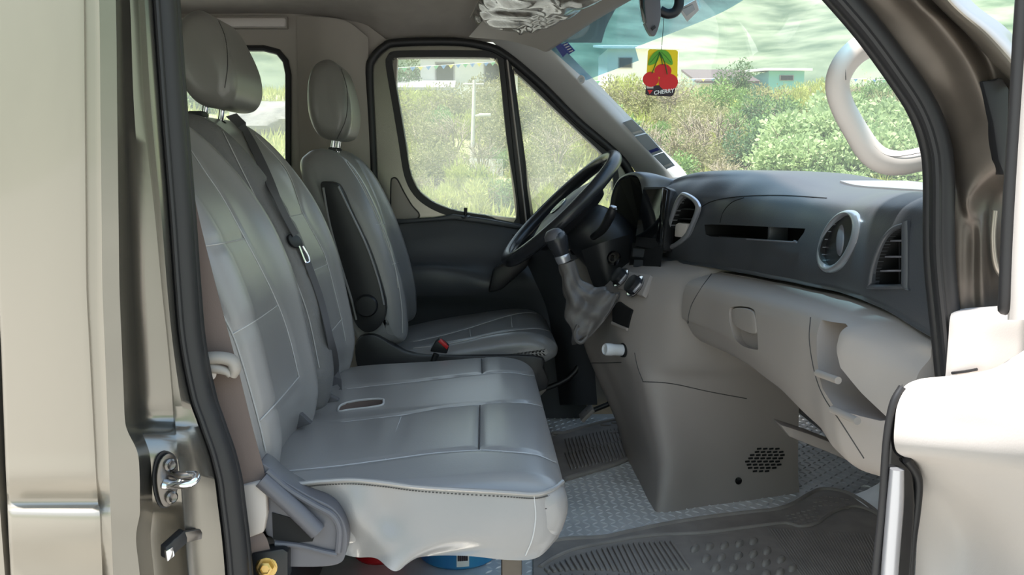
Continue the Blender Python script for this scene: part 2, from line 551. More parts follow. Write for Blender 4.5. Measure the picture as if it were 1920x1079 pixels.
# ---- ceiling (headliner) and roof skin
rows = []
for xx in (-2.6, -1.6, -.9, -.55, -.36, -.28, -.1, .1, .24, .34, .40):
    zt = 1.415 if xx < .1 else 1.415 - (xx - .1) * .15
    ze = 1.375 if xx < -.5 else interps([(-.5, 1.37), (-.36, 1.345), (-.28, 1.305), (.1, 1.30), (.40, 1.30)], xx)
    rows.append([(xx, -.03, ze), (xx, .10, zt - .03), (xx, .4, zt), (xx, .9, zt + .01), (xx, 1.3, zt), (xx, 1.55, zt - .02), (xx, 1.68, (zt + ze) / 2 - .003), (xx, YD + .03, ze)])
ce = thing('ceiling', (-1, .9, 1.3), kind='structure')
loft('headliner', rows, 50, 40, 'headliner', ce)
rbox('roof_skin', (-1.1, .86, 1.50), (3.05, 1.98, .1), 'paint', ce, bevel=.03)

# ---- driver's side wall behind the door, with the rear side window
wl = thing('wall_left', (-1.4, YD, FZ), kind='structure')
outer = [(-2.6, YD + .005, FZ), (-2.6, YD + .005, 1.40)] + [at(x, y, Y=YD + .005) for x, y in ((340, 22), (560, 25), (640, 30), (690, 48), (722, 72), (745, 90), (735, 420), (745, 640))] + [(-.25, YD + .005, FZ)]
inner = [at(x, y, Y=YD + .005) for x, y in ((541, 330), (541, 140), (536, 115), (522, 98), (495, 91), (300, 91), (-100, 91), (-100, 330), (300, 336), (520, 338))]
plate('side_trim', outer, [inner], (0, .05, 0), 'beige_trim', wl)
rim = [p + V((0, -.004, 0)) for p in inner]
tube('window_gasket', rim, .010, 'rubber_seal', wl, seg=8, closed=True)
# soft raised pillar cover beside the door
loft('pillar_cover', [[at(556, 30, Y=YD), at(560, 200, Y=YD), at(565, 400, Y=YD), at(570, 600, Y=YD)],
                      [at(600, 32, Y=YD - .03), at(606, 200, Y=YD - .035), at(612, 400, Y=YD - .035), at(620, 600, Y=YD - .035)],
                      [at(650, 40, Y=YD - .03), at(656, 200, Y=YD - .04), at(660, 400, Y=YD - .04), at(665, 600, Y=YD - .04)],
                      [at(690, 70, Y=YD - .01), at(692, 200, Y=YD - .02), at(700, 400, Y=YD - .02), at(705, 600, Y=YD - .02)]], 20, 24, 'beige_trim', wl)
rbox('lower_skin', (-.4, YD + .12, .3), (4.2, .1, 1.4 - .05 * 0 - .75), 'paint', wl, bevel=.01)
wb = thing('window_1', at(440, 200, Y=YD + .03), kind='structure')
prism('pane', [p + V((0, .03, 0)) for p in inner], (0, .004, 0), 'glass_dusty', wb, smooth=False)

# lamp strip above the rear window
ls = thing('strip_lamp', at(430, 42, Y=YD - .02), 'pale strip lamp along the headliner edge above the rear side window', 'lamp')
prism('lamp_lens', [at(x, y, Y=YD - .03) for x, y in ((300, 33), (533, 33), (535, 36), (535, 47), (533, 50), (300, 50))], (0, .03, 0), 'handle_plastic', ls, bevel=.003)
prism('lamp_housing', [at(x, y, Y=YD - .02) for x, y in ((296, 30), (538, 30), (538, 53), (296, 53))], (0, .03, 0), 'beige_trim', ls, bevel=.003)

# ---- driver's door (closed)
d1 = thing('door_1', at(900, 640, Y=YD), kind='structure')
OUT = [(697, 330), (694, 220), (692, 138), (697, 115), (707, 98), (722, 86), (745, 80), (790, 78), (847, 78), (880, 80), (908, 86), (947, 103), (1013, 158), (1080, 225), (1139, 275), (1172, 308), (1192, 345), (1196, 430), (1010, 440), (735, 425), (712, 420)]
G1 = [(736, 122), (739, 112), (747, 108), (830, 107), (915, 108), (928, 111), (935, 122), (950, 260), (968, 410), (910, 404), (850, 394), (812, 379), (786, 358), (770, 325), (760, 265), (750, 205)]
G2 = [(964, 138), (972, 140), (1050, 214), (1128, 288), (1146, 315), (1150, 350), (1146, 405), (1080, 412), (1002, 416), (984, 290)]
plate('door_frame', pxl(OUT, YD), [pxl(G1, YD), pxl(G2, YD)], (0, .05, 0), 'paint_jamb', d1)
def ring2(name, poly, Y, r, m, par, n=120, flat=1.):
    return tube(name, pxl(poly, Y), r, m, par, seg=8, closed=True, n=n, flat=flat)
tube('door_opening_seal', pxl([(712, 420), (703, 370), (697, 250), (692, 138), (699, 110), (720, 88), (745, 80), (847, 78), (908, 86), (947, 103), (1013, 158), (1080, 225), (1139, 275), (1172, 308), (1192, 345)], YD - .012), .013, 'rubber_seal', d1, n=80)
def grow(poly, k):
    return offset_in(poly, -k)
for G, nm, k in ((G1, 'window_seal', 7), (G2, 'quarter_window_seal', 6)):
    a = cr1(G, 100, True); b = cr1(grow(cr1(G, 100, True), k * 2 - 1), 100, True)
    plate(nm, pxl(b, YD - .012), [pxl(a, YD - .012)], (0, .06, 0), 'rubber_seal', d1)
prism('division_bar', pxl([(944, 104), (958, 112), (998, 422), (976, 422)], YD - .016), (0, .03, 0), 'black_plastic', d1, bevel=.004)
tube('division_bar_edge', pxl([(951, 112), (987, 420)], YD - .018), .003, 'beige_plastic', d1, n=6)
prism('corner_plate', pxl([(733, 340), (737, 334), (745, 337), (757, 360), (772, 385), (785, 400), (784, 409), (770, 412), (740, 411), (733, 408)], YD - .004), (0, .02, 0), 'beige_trim', d1, bevel=.003)
tube('corner_plate_groove', pxl([(733, 345), (737, 334), (745, 337), (757, 360), (772, 385), (785, 400), (784, 409), (770, 412), (740, 411), (733, 408)], YD - .003), .0022, 'rubber_seal', d1, closed=True, n=60, seg=6)
# dark lower door trim with armrest
rowsd = []
for px_, prof in ((690, ((408, 0), (450, -.01), (490, -.02), (520, -.05), (560, -.05), (600, -.01), (700, 0), (820, 0))),
                  (780, ((411, 0), (450, -.02), (488, -.04), (505, -.085), (550, -.08), (590, -.02), (700, -.01), (820, 0))),
                  (850, ((404, 0), (440, -.02), (488, -.045), (508, -.09), (550, -.09), (590, -.03), (700, -.01), (820, 0))),
                  (920, ((410, 0), (440, -.02), (490, -.05), (522, -.10), (550, -.10), (590, -.04), (700, -.02), (820, 0))),
                  (1000, ((424, 0), (450, -.02), (490, -.04), (530, -.07), (560, -.06), (600, -.04), (700, -.03), (820, -.02))),
                  (1100, ((432, 0), (460, -.02), (500, -.03), (540, -.04), (570, -.04), (620, -.04), (700, -.03), (820, -.02)))):
    rowsd.append([at(px_, y, Y=YD - .015 + dy) for y, dy in prof])
loft('door_trim', rowsd, 40, 44, 'dash_black', d1)
prism('sill_pad', pxl([(735, 413), (820, 408), (850, 402), (910, 410), (985, 424), (985, 432), (910, 420), (850, 412), (740, 421)], YD - .03), (0, .04, 0), 'dash_black', d1, bevel=.004)
tube('lock_pin', [at(873, 409, Y=YD - .02), at(873, 390, Y=YD - .02)], [.0045, .006], 'black_plastic', d1, n=4)
lathe('lock_bezel', [(.017, 0), (.015, .004), (.006, .005)], at(873, 407, Y=YD - .022), (0, -.3, 1), 'black_plastic', d1, seg=16)
prism('door_pull', pxl([(925, 505), (985, 465), (1000, 470), (990, 500), (940, 545), (915, 550)], YD - .14), (0, .05, 0), 'black_plastic', d1, bevel=.01)
w2 = tag(prism('window_2', pxl(cr1(grow(G1, 3), 60, True), YD + .02), (0, .004, 0), 'glass_dusty', smooth=False), kind='structure')
w3 = tag(prism('window_3', pxl(cr1(grow(G2, 3), 60, True), YD + .02), (0, .004, 0), 'glass_dusty', smooth=False), kind='structure')

# ---- windshield
WB = [(.60, 1.69, .865), (.80, 1.45, .868), (.92, 1.15, .87), (.96, .85, .87), (.94, .5, .87), (.90, .2, .87), (.86, -.02, .87)]
WT = [(.225, 1.62, 1.265), (.33, 1.36, 1.315), (.40, 1.1, 1.335), (.44, .85, 1.34), (.44, .5, 1.335), (.43, .2, 1.31), (.42, -.02, 1.27)]
WM = [tuple((V(a) + V(b)) / 2 + V((.02, 0, .02))) for a, b in zip(WB, WT)]
WS = loftpts([WB, WM, WT], 16, 40)
wsv = [p for r in WS for p in r]; wsf = gridfaces(16, 40)
wbv = bvh_of(wsv, wsf)
w4 = thing('window_4', (.9, .85, .87), kind='structure')
obj('windshield_pane', wsv, wsf, 'glass_clear', w4)
# factory tint band along the top edge
band = []
for r, k in ((0, 0.), (1, .5), (2, 1.)):
    pass
tb = []
for j in range(40):
    col = [WS[i][j] for i in range(16)]
    p0 = col[15]; p1 = col[12] if j > 6 else col[11]
    tb.append([p1 + V((-.003, 0, -.002)), p0 + V((-.003, 0, -.002))])
obj('tint_band', [tb[j][k] for j in range(40) for k in range(2)], gridfaces(40, 2), 'tint_blue', w4)

# ---- far windscreen pillar trim and header
t1 = thing('trim_1', at(1180, 330, Y=1.7), kind='structure')
A = [(900, 60), (940, 92), (1013, 150), (1080, 217), (1139, 268), (1176, 303), (1205, 345), (1215, 400)]
Bm = [(960, 50), (1005, 92), (1060, 140), (1115, 200), (1170, 255), (1215, 300), (1240, 340), (1245, 400)]
B = [(1030, 60), (1042, 88), (1052, 112), (1110, 172), (1168, 232), (1222, 287), (1274, 340), (1290, 400)]
loft('pillar_trim', [[at(x, y, Y=1.745) for x, y in A], [at(x, y, Y=1.675) for x, y in Bm], [at(x, y, Y=1.665) for x, y in B], [at(x + 14, y - 12, Y=1.70) for x, y in B]], 16, 60, 'pillar_trim', t1)
hd = []
for k in range(7):
    t = V(WT[k])
    hd.append([t + V((.02, 0, .012)), t + V((-.012, 0, -.012)), t + V((-.05, 0, .0)), t + V((-.13, 0, .04 if k else .02)), t + V((-.25, 0, .06 if k else .03))])
loft('header_trim', hd, 40, 16, 'beige_trim', t1)

# ---- front bulkhead / cowl (closes the cab under the windshield)
wf = thing('wall_front', (1.1, .9, FZ), kind='structure')
rbox('bulkhead', (1.10, .87, .46), (.04, 1.84, .80), 'black_plastic', wf, bevel=.005)
loft('cowl', [[tuple(V(p) + V((.02, 0, -.004))) for p in WB], [(1.12, 1.75, .84), (1.12, 1.45, .85), (1.12, 1.15, .85), (1.12, .85, .85), (1.12, .5, .85), (1.12, .2, .85), (1.12, -.02, .85)]], 3, 20, 'black_plastic', wf)
plate('fender', [(.80, -.10, -.30), (2.0, -.06, -.30), (2.0, -.06, .70), (1.4, -.08, .80), (.86, -.10, .86), (.80, -.10, .86)], [], (0, .03, 0), 'paint', wf)
rbox('hood', (1.55, .87, .62), (.9, 1.7, .3), 'paint', wf, bevel=.08, seg=4)

# ---- near body side: outer panel, door jamb and seal (right side of the van)
wr = thing('wall_right', at(200, 900, Y=-.1), kind='structure')
YS = [-260, 0, 200, 400, 540, 640, 740, 790, 812, 850, 900, 940, 965, 1010, 1079, 1200, 1500]
def tabx(t): return lambda y: interp(t, y)
eb = tabx([(-260, 150), (0, 157), (350, 160), (540, 162), (740, 172), (930, 182), (965, 187), (1079, 192), (1500, 210)])
ec = tabx([(-260, 178), (0, 186), (540, 192), (740, 200), (930, 206), (1079, 212), (1500, 230)])
ed = tabx([(-260, 208), (0, 217), (540, 224), (740, 232), (800, 235), (850, 258), (900, 262), (965, 262), (1010, 255), (1079, 262), (1500, 290)])
ef = tabx([(-260, 238), (0, 258), (200, 268), (400, 290), (540, 303), (700, 320), (800, 326), (900, 338), (1079, 352), (1500, 390)])
eg = tabx([(-260, 268), (0, 284), (200, 298), (400, 314), (540, 324), (640, 333), (740, 352), (800, 372), (860, 393), (900, 402), (1000, 415), (1079, 422), (1500, 450)])
def jamb(y):
    low = interps([(790, 0), (825, 1)], y)
    cut = interps([(930, 0), (970, 1)], y)
    yb = -.145 + .010 * interps([(920, 0), (940, 1), (965, 1), (985, .3)], y)
    return [(ec(y), -.140), (ed(y), -.132), (ed(y) + 4, -.12), (ed(y) * .7 + ef(y) * .3, -.055 - .035 * low + .03 * cut), (ed(y) * .35 + ef(y) * .65, -.035 - .05 * low + .03 * cut),
            (ef(y), -.03 - .045 * low), (ef(y) + 3, -.045 - .025 * low), (ef(y) * .5 + eg(y) * .5, -.045 - .01 * low), (eg(y), -.035), (eg(y) + 6, .0)]
rows = []
for y in YS:
    yb = -.150 + .02 * interps([(915, 0), (938, 1), (958, 1), (968, 0)], y)
    rows.append([at(max(-900, eb(y) - 1100), y, Y=yb), at(eb(y) - 500, y, Y=yb), at(eb(y) - 160, y, Y=yb), at(eb(y) - 30, y, Y=yb), at(eb(y), y, Y=yb + .003)])
def lin_rows(name, rows, m, parent, sub=6):
    """linear columns, smooth rows"""
    nc = len(rows[0]); nr = (len(rows) - 1) * sub + 1
    cols = [cr1([tuple(r[j]) for r in rows], nr) for j in range(nc)]
    vs = [cols[j][i] for i in range(nr) for j in range(nc)]
    return obj(name, vs, gridfaces(nr, nc), m, parent, angle=50)
XE = 14   # left edge of the outer panel shows low in the frame
rows = []
for y in YS:
    yb = -.150 + .014 * interps([(905, 0), (935, 1), (955, 1), (966, 0)], y) + .012 * interps([(1015, 0), (1030, 1)], y)
    xl = interp([(-260, -14), (600, -4), (640, 2), (900, 12), (1079, 20), (1500, 30)], y)
    rows.append([at(xl - 1, y, Y=yb + .03), at(xl, y, Y=yb + .002), at(xl + 8, y, Y=yb), at(eb(y) * .5, y, Y=yb), at(eb(y) - 12, y, Y=yb), at(eb(y), y, Y=yb + .003), at(eb(y) + 3, y, Y=yb + .008), at(ec(y), y, Y=-.140)])
lin_rows('outer_panel', rows, 'paint', wr)
lin_rows('door_jamb', [[at(px_, y, Y=Y_) for px_, Y_ in jamb(y)] for y in YS], 'paint_jamb', wr)
sealp = [at(eg(y) + 22, y, Y=-.012) for y in YS]
tube('door_seal', sealp, .0175, 'rubber_seal', wr, n=90, seg=14)
sealp = [at(eg(y) + 40, y, Y=.004) for y in YS]
tube('door_seal_lip', sealp, .010, 'rubber_seal', wr, n=90, seg=10)
sealp = [at(eg(y) + 10, y, Y=-.030) for y in YS]
tube('door_seal_bead', sealp, .004, 'rubber_seal', wr, n=90, seg=8)
# body behind: rear panels with windows, leaving light in
sd_o = [(-2.62, -.135, -.35), (-.60, -.135, -.35), (-.60, -.135, 1.42), (-2.62, -.135, 1.42)]
sd_w = [(-1.61 + (sx_ * (.79 - .08) + .08 * math.cos(math.radians(a_))), -.135, 1.0 + (sz_ * (.29 - .08) + .08 * math.sin(math.radians(a_)))) for sx_, sz_, a0_ in ((1, 1, 0), (-1, 1, 90), (-1, -1, 180), (1, -1, 270)) for a_ in range(a0_, a0_ + 91, 15)]
plate('sliding_door_skin', sd_o, [sd_w], (0, .04, 0), 'paint', wr)
tube('sliding_door_gasket', sd_w, .012, 'rubber_seal', wr, closed=True, seg=8)
prism('sliding_door_pane', [V(p) + V((0, .02, 0)) for p in sd_w], (0, .004, 0), 'glass_dusty', wr, smooth=False)
rbox('pillar_inner', (-.62, -.03, .75), (.12, .10, 1.5), 'beige_trim', wr, bevel=.02)
rbox('upper_rail', (-.6, -.06, 1.42), (3.9, .16, .12), 'paint', wr, bevel=.03)
rbox('sill', (.1, -.06, .02), (1.3, .16, .14), 'paint_jamb', wr, bevel=.02)
rbox('rear_panel', (-2.62, .86, .7), (.05, 1.9, 1.5), 'beige_trim', wr, bevel=.01)

# ---- near windscreen pillar (right edge of the photo)
t2 = thing('trim_2', at(1760, 690, Y=0), kind='structure')
S1 = [(1440, -120), (1548, 0), (1606, 68), (1662, 145), (1702, 208), (1724, 268), (1732, 330), (1733, 480), (1746, 620), (1754, 700), (1775, 900), (1790, 1100)]
tube('seal_lip', [at(x + 12, y, Y=.015) for x, y in S1], .010, 'rubber_seal', t2, n=90, seg=10)
tube('pillar_seal', [at(x + 34, y - 4, Y=-.008) for x, y in S1], .0165, 'rubber_seal', t2, n=90, seg=14)
tube('seal_groove', [at(x + 25, y - 2, Y=-.020) for x, y in S1], .0055, 'rubber_seal', t2, n=90, seg=8)
# jamb surface, rows across the pillar from the seal to the outside
def jr(pts): return [at(x, y, Y=Y_) for x, y, Y_ in pts]
P = [jr([(1490, -120, 0), (1530, -125, -.015), (1570, -130, -.03), (1600, -135, -.055), (1618, -136, -.06), (1650, -140, -.045), (1690, -145, -.07)]),
     jr([(1598, 0, 0), (1632, -4, -.012), (1672, -8, -.03), (1704, -4, -.058), (1722, -4, -.06), (1745, -6, -.04), (1790, -8, -.07)]),
     jr([(1652, 60, 0), (1688, 55, -.012), (1725, 50, -.03), (1754, 46, -.058), (1772, 44, -.06), (1795, 42, -.04), (1838, 40, -.07)]),
     jr([(1708, 140, 0), (1738, 132, -.012), (1775, 124, -.03), (1806, 114, -.058), (1820, 110, -.06), (1845, 104, -.04), (1885, 96, -.07)]),
     jr([(1748, 205, 0), (1770, 200, -.005), (1806, 194, -.03), (1838, 186, -.058), (1852, 182, -.06), (1872, 178, -.04), (1912, 170, -.07)]),
     jr([(1770, 265, 0), (1781, 265, .003), (1820, 262, -.03), (1857, 258, -.056), (1868, 256, -.06), (1880, 254, -.03), (1920, 250, -.05)]),
     jr([(1778, 320, 0), (1790, 325, .003), (1825, 326, -.03), (1868, 318, -.055), (1876, 316, -.05), (1888, 316, -.02), (1925, 316, -.03)]),
     jr([(1780, 375, 0), (1800, 378, -.006), (1815, 380, -.024), (1850, 365, -.012), (1868, 365, .0), (1890, 366, -.0), (1925, 366, -.01)]),
     jr([(1781, 440, 0), (1805, 440, -.01), (1825, 440, -.010), (1840, 440, -.022), (1855, 440, -.008), (1890, 440, -.0), (1925, 440, -.01)]),
     jr([(1782, 560, 0), (1805, 560, -.01), (1825, 560, -.010), (1843, 560, -.022), (1858, 560, -.008), (1890, 560, -.0), (1925, 560, -.01)]),
     jr([(1800, 760, 0), (1825, 760, -.01), (1840, 760, -.010), (1855, 760, -.022), (1870, 760, -.008), (1895, 760, -.0), (1930, 760, -.01)]),
     jr([(1815, 1100, 0), (1835, 1100, -.01), (1850, 1100, -.010), (1865, 1100, -.022), (1880, 1100, -.008), (1905, 1100, -.0), (1940, 1100, -.01)])]
loft('pillar_jamb', P, 90, 40, 'paint_dark', t2)
loft('pillar_outer', [jr([(1645, -140, -.05), (1668, -142, -.10), (1690, -145, -.10), (1730, -150, -.02)]),
                      jr([(1745, -4, -.05), (1765, -4, -.10), (1785, -6, -.10), (1812, -10, -.02)]),
                      jr([(1822, 74, -.05), (1842, 70, -.10), (1862, 62, -.10), (1886, 52, -.02)]),
                      jr([(1898, 160, -.05), (1915, 154, -.10), (1935, 142, -.10), (1960, 130, -.02)])], 30, 14, 'paint', t2)
prism('drain_clip', jr([(1842, 152, -.07), (1866, 150, -.07), (1872, 146, -.07), (1880, 146, -.07), (1893, 168, -.07), (1890, 240, -.07), (1884, 330, -.07), (1872, 300, -.07), (1862, 230, -.07)]), (0, .03, 0), 'black_plastic', t2, bevel=.004)
tube('jamb_bead', [at(x, y, Y=-.016) for x, y in ((1866, 395), (1862, 440), (1864, 480), (1870, 505), (1880, 520))], .004, 'paint', t2, n=16)

gh = thing('grab_handle', at(1700, 320, Y=.13), 'pale beige looped grab handle on the near windscreen pillar', 'handle')
GH = [(1700, 40), (1650, 72), (1606, 96), (1580, 126), (1570, 160), (1580, 200), (1606, 248), (1630, 284), (1656, 302), (1690, 306), (1730, 298), (1790, 285)]
tube('grip', [at(x, y, Y=.13) for x, y in GH], [.016, .0195, .0195, .0185, .0175, .0175, .018, .019, .0195, .0185, .018, .017], 'handle_plastic', gh, n=70, seg=18)
tube('grip_seam', [at(x, y, Y=.1125) for x, y in ((1618, 84), (1597, 104), (1586, 128), (1586, 150))], .0006, 'seam_dark', gh, n=20, seg=5)
tube('grip_seam', [at(x, y, Y=.1125) for x, y in ((1636, 272), (1655, 288), (1680, 294), (1730, 286))], .0006, 'seam_dark', gh, n=20, seg=5)

# ---- open passenger door
d2 = thing('door_2', at(1800, 1079, Y=-.2), kind='structure')
loft('door_card', [jr([(1772, 707, -.05), (1850, 697, -.12), (1925, 655, -.22), (2100, 560, -.36)]),
                   jr([(1722, 712, -.09), (1820, 704, -.18), (1925, 688, -.28), (2100, 650, -.45)]),
                   jr([(1690, 733, -.11), (1800, 742, -.225), (1925, 742, -.345), (2100, 740, -.5)]),
                   jr([(1678, 790, -.12), (1800, 798, -.24), (1925, 806, -.37), (2100, 820, -.55)]),
                   jr([(1680, 845, -.12), (1800, 855, -.24), (1925, 868, -.37), (2100, 885, -.55)]),
                   jr([(1716, 874, -.10), (1810, 895, -.20), (1925, 925, -.32), (2100, 960, -.47)]),
                   jr([(1722, 950, -.08), (1820, 1000, -.10), (1925, 1050, -.24), (2100, 1080, -.4)]),
                   jr([(1712, 1150, -.08), (1820, 1170, -.13), (1925, 1180, -.25), (2100, 1200, -.4)]),
                   jr([(1700, 1400, -.08), (1820, 1400, -.13), (1925, 1400, -.25), (2100, 1400, -.4)])], 80, 50, 'door_plastic', d2, thick=(.10, .03, 0))
prism('pull_strip', jr([(1692, 726, -.115), (1672, 760, -.115), (1664, 820, -.115), (1656, 950, -.115), (1644, 1090, -.115), (1640, 1200, -.115), (1700, 1200, -.115), (1706, 1090, -.115), (1716, 950, -.115), (1712, 880, -.115), (1680, 850, -.115), (1678, 790, -.115)]), (.015, .03, 0), 'black_gloss', d2, bevel=.006, seg=3)
tube('pull_strip_edge', jr([(1682, 880, -.122), (1678, 950, -.122), (1668, 1079, -.122), (1664, 1200, -.122)]), [.009, .011, .011, .011], 'silver_trim', d2, n=20, seg=12)
tube('pull_strip_seal', jr([(1692, 726, -.112), (1674, 760, -.114), (1662, 830, -.114), (1654, 950, -.114), (1640, 1090, -.114), (1634, 1200, -.114)]), .005, 'rubber_seal', d2, n=30)
tube('inner_seal', jr([(1700, 862, -.118), (1716, 885, -.112), (1722, 910, -.108), (1718, 960, -.106), (1708, 1040, -.106), (1700, 1200, -.106)]), .006, 'black_plastic', d2, n=30)
rows = []
loft('upper_cap', [jr([(1800, 579, .0), (1850, 576, -.05), (1925, 572, -.12), (2050, 560, -.2)]),
                   jr([(1783, 590, -.025), (1850, 592, -.075), (1925, 590, -.15), (2050, 580, -.25)]),
                   jr([(1778, 640, -.03), (1850, 642, -.08), (1925, 640, -.155), (2050, 630, -.26)]),
                   jr([(1774, 690, -.03), (1850, 690, -.08), (1925, 685, -.155), (2050, 670, -.26)]),
                   jr([(1772, 712, -.03), (1850, 716, -.07), (1925, 712, -.14), (2050, 700, -.25)])], 30, 24, 'door_plastic', d2, thick=(.09, .03, 0))
tube('cap_gap', jr([(1785, 700, -.04), (1810, 697, -.06), (1832, 693, -.075)]), .002, 'rubber_seal', d2, n=8, seg=6)
tube('frame_seal', jr([(1932, -120, -.19), (1918, 0, -.19), (1906, 200, -.19), (1893, 400, -.19), (1886, 560, -.19), (1884, 580, -.18)]), .0085, 'rubber_seal', d2, n=40)
loft('window_frame', [jr([(1938, -120, -.19), (1960, -120, -.22), (2040, -120, -.26)]), jr([(1925, 0, -.19), (1945, 0, -.22), (2040, 0, -.26)]), jr([(1902, 300, -.19), (1930, 300, -.22), (2040, 300, -.26)]), jr([(1891, 500, -.19), (1920, 500, -.22), (2040, 500, -.26)]), jr([(1889, 600, -.19), (1918, 600, -.22), (2040, 600, -.26)])], 30, 10, 'door_plastic', d2, thick=(.03, .01, 0))

# ---- door striker and check bracket on the jamb
st = thing('door_striker', at(315, 945, Y=-.085), 'chrome door striker loop bolted to the near door jamb', 'door striker')
pc = Plane(at(315, 900, Y=-.088), (.75, -.66, 0))
prism('base_plate', [pc.at(x, y, .001) for x, y in cr1([(312, 850), (325, 858), (330, 885), (329, 915), (322, 940), (310, 950), (300, 944), (293, 920), (291, 890), (298, 862)], 30, True)], pc.n * .004, 'steel', st, bevel=.001)
prism('backing_plate', [pc.at(x, y, -.003) for x, y in cr1([(310, 846), (329, 856), (334, 885), (333, 917), (324, 944), (308, 954), (297, 947), (289, 920), (287, 890), (295, 858)], 30, True)], pc.n * .003, 'black_plastic', st)
for (x, y) in ((313, 870), (316, 931)):
    lathe('bolt', [(.0085, .004), (.0085, .008), (.006, .010), (.003, .0085)], pc.at(x, y, .001), pc.n, 'steel', st, seg=12)
lp = [pc.at(306, 904, .004), pc.at(318, 900, .02), at(345, 893, Y=-.10), at(362, 890, Y=-.105), at(369, 895, Y=-.11), at(360, 906, Y=-.118), at(340, 910, Y=-.115), pc.at(310, 908, .012), pc.at(302, 910, .004)]
tube('loop', lp, .0048, 'chrome', st, n=40, seg=10)
tube('loop', [pc.at(322, 888, .004), at(340, 893, Y=-.10), at(362, 892, Y=-.104)], .0055, 'steel', st, n=12, seg=10)
cb = thing('door_contact', at(325, 1030, Y=-.08), 'small dark latch contact block below the door striker', 'latch')
pc2 = Plane(at(325, 1010, Y=-.085), (.75, -.66, 0))
prism('block', [pc2.at(x, y) for x, y in ((300, 1022), (336, 990), (341, 1004), (341, 1014), (306, 1044), (300, 1044))], pc2.n * .014, 'black_plastic', cb, bevel=.002)
prism('arm', [pc2.at(x, y, .003) for x, y in ((330, 996), (368, 990), (371, 996), (370, 1008), (336, 1016))], pc2.n * .008, 'steel', cb, bevel=.001)
prism('clip', [pc2.at(x, y, .012) for x, y in ((298, 1028), (312, 1020), (315, 1036), (301, 1048))], pc2.n * .005, 'chrome', cb, bevel=.001)

# ================================================================== SEATS
bench = thing('bench_seat', (-.15, .55, FZ), 'grey leather double passenger bench seat with two separate backrests', 'seat')
BP = [(-.40, .395), (-.30, .422), (-.1, .434), (.03, .443), (.095, .438), (.130, .418), (.139, .39), (.134, .36), (.120, .340), (.07, .328), (-.1, .325), (-.40, .325)]
def bdef(v):
    v = v.copy()
    if v.z > .36:      # padded channels: slight crown over each seat place
        for c in (.33, .78):
            d = (v.y - c) / .22
            v.z += .010 * max(0, 1 - d * d) * min(1, max(0, (.15 - v.x) / .1))
    return v
vs, fs = pillow(BP, .085, 1.0, .035, 150, 150, bdef)
bv = bvh_of(vs, fs)
SB = [[(505, 884), (627, 872), (720, 860), (810, 848), (897, 842), (944, 844), (1004, 850), (1045, 866)],
      [(752, 779), (722, 860)], [(900, 758), (898, 842)],
      [(640, 790), (757, 776), (827, 764), (900, 757), (954, 753), (1004, 757), (1036, 772)],
      [(650, 728), (700, 722), (780, 714), (904, 700), (954, 697), (1002, 704)],
      [(797, 669), (779, 714)], [(902, 657), (904, 700)], [(700, 683), (797, 668), (902, 657), (960, 658)]]
lines = [seamline(bv, s, 50) for s in SB]
vs = grooves(vs, lines, .0045, .0055)
cush = obj('seat_cushion', vs, fs, 'leather', bench)
for k_, l_ in enumerate(lines):
    seamtubes('seam', [l_], .0013, 'seam_dark' if k_ in (2, 6) else 'seam_light', cush, -.003)
# opening in the cushion
bv = bvh_of(vs, fs)
cp, cn = hit(bv, 678, 760)
pl = Plane(cp, cn)
slot = [(634, 768), (640, 760), (662, 753), (695, 749), (716, 749), (719, 752), (716, 760), (690, 765), (655, 769), (637, 772)]
cut = prism('cutter', [pl.at(x, y, .02) for x, y in slot], -pl.n * .06, 'belt', None, smooth=False)
boolean_cut(cush, [cut])
tube('slot_piping', [pl.at(x, y, .0) for x, y in slot], .0025, 'seam_light', cush, closed=True, n=50, seg=6)
# piping round the front edge and the side skirt
pp = [(565, 909), (600, 904), (660, 900), (720, 905), (780, 912), (860, 917), (950, 922), (1005, 925), (1040, 916), (1058, 900)]
skt = [(540, 912), (565, 909), (600, 905), (660, 902), (720, 907), (780, 915), (860, 920), (950, 925), (1004, 928), (1036, 919), (1055, 905)]
skY = [.078, .078, .078, .077, .076, .076, .076, .076, .080, .098, .125]
r0 = [at(x, y, Y=Y_) for (x, y), Y_ in zip(skt, skY)]
midp = [(560, 960, .075), (590, 960, .085), (620, 965, .104), (665, 965, .066), (722, 965, .080), (780, 970, .072), (860, 975, .070), (950, 978, .070), (1004, 980, .076), (1042, 972, .097), (1060, 955, .127)]
botp = [(600, 1030, .082), (630, 1035, .082), (650, 1042, .080), (672, 1046, .095), (706, 1048, .080), (742, 1072, .056), (785, 1046, .094), (870, 1043, .074), (955, 1051, .076), (1008, 1046, .084), (1046, 1010, .13)]
midp2 = [(580, 1000, .078), (610, 1005, .080), (640, 1010, .090), (680, 1012, .082), (724, 1020, .068), (775, 1018, .068), (862, 1016, .070), (950, 1020, .072), (1004, 1022, .078), (1040, 1008, .098), (1056, 985, .13)]
sk = loftpts([r0, [at(a, b, Y=c) for a, b, c in midp], [at(a, b, Y=c) for a, b, c in midp2], [at(a, b, Y=c) for a, b, c in botp]], 30, 90)
skv = [p for r in sk for p in r]; skf = gridfaces(30, 90)
skirt = obj('side_skirt', skv, skf, 'leather', bench)
tube('piping', [p + V((0, -.002, .002)) for p in r0], .0035, 'leather', skirt, n=70, seg=8)
sb = bvh_of(skv, skf)
st_ = []
for (x, y) in cr1([(570, 914), (600, 910), (660, 908), (720, 913), (780, 921), (860, 927), (950, 932), (1004, 935), (1040, 926)], 95):
    p, n_ = hit(sb, x, y)
    if p is not None: st_.append(boxm(p + n_ * .0006, (.0032, .0014, .0014)))
v_, f_ = joinm(st_); tag(obj('stitching', v_, f_, 'seam_dark', skirt), kind='stuff')
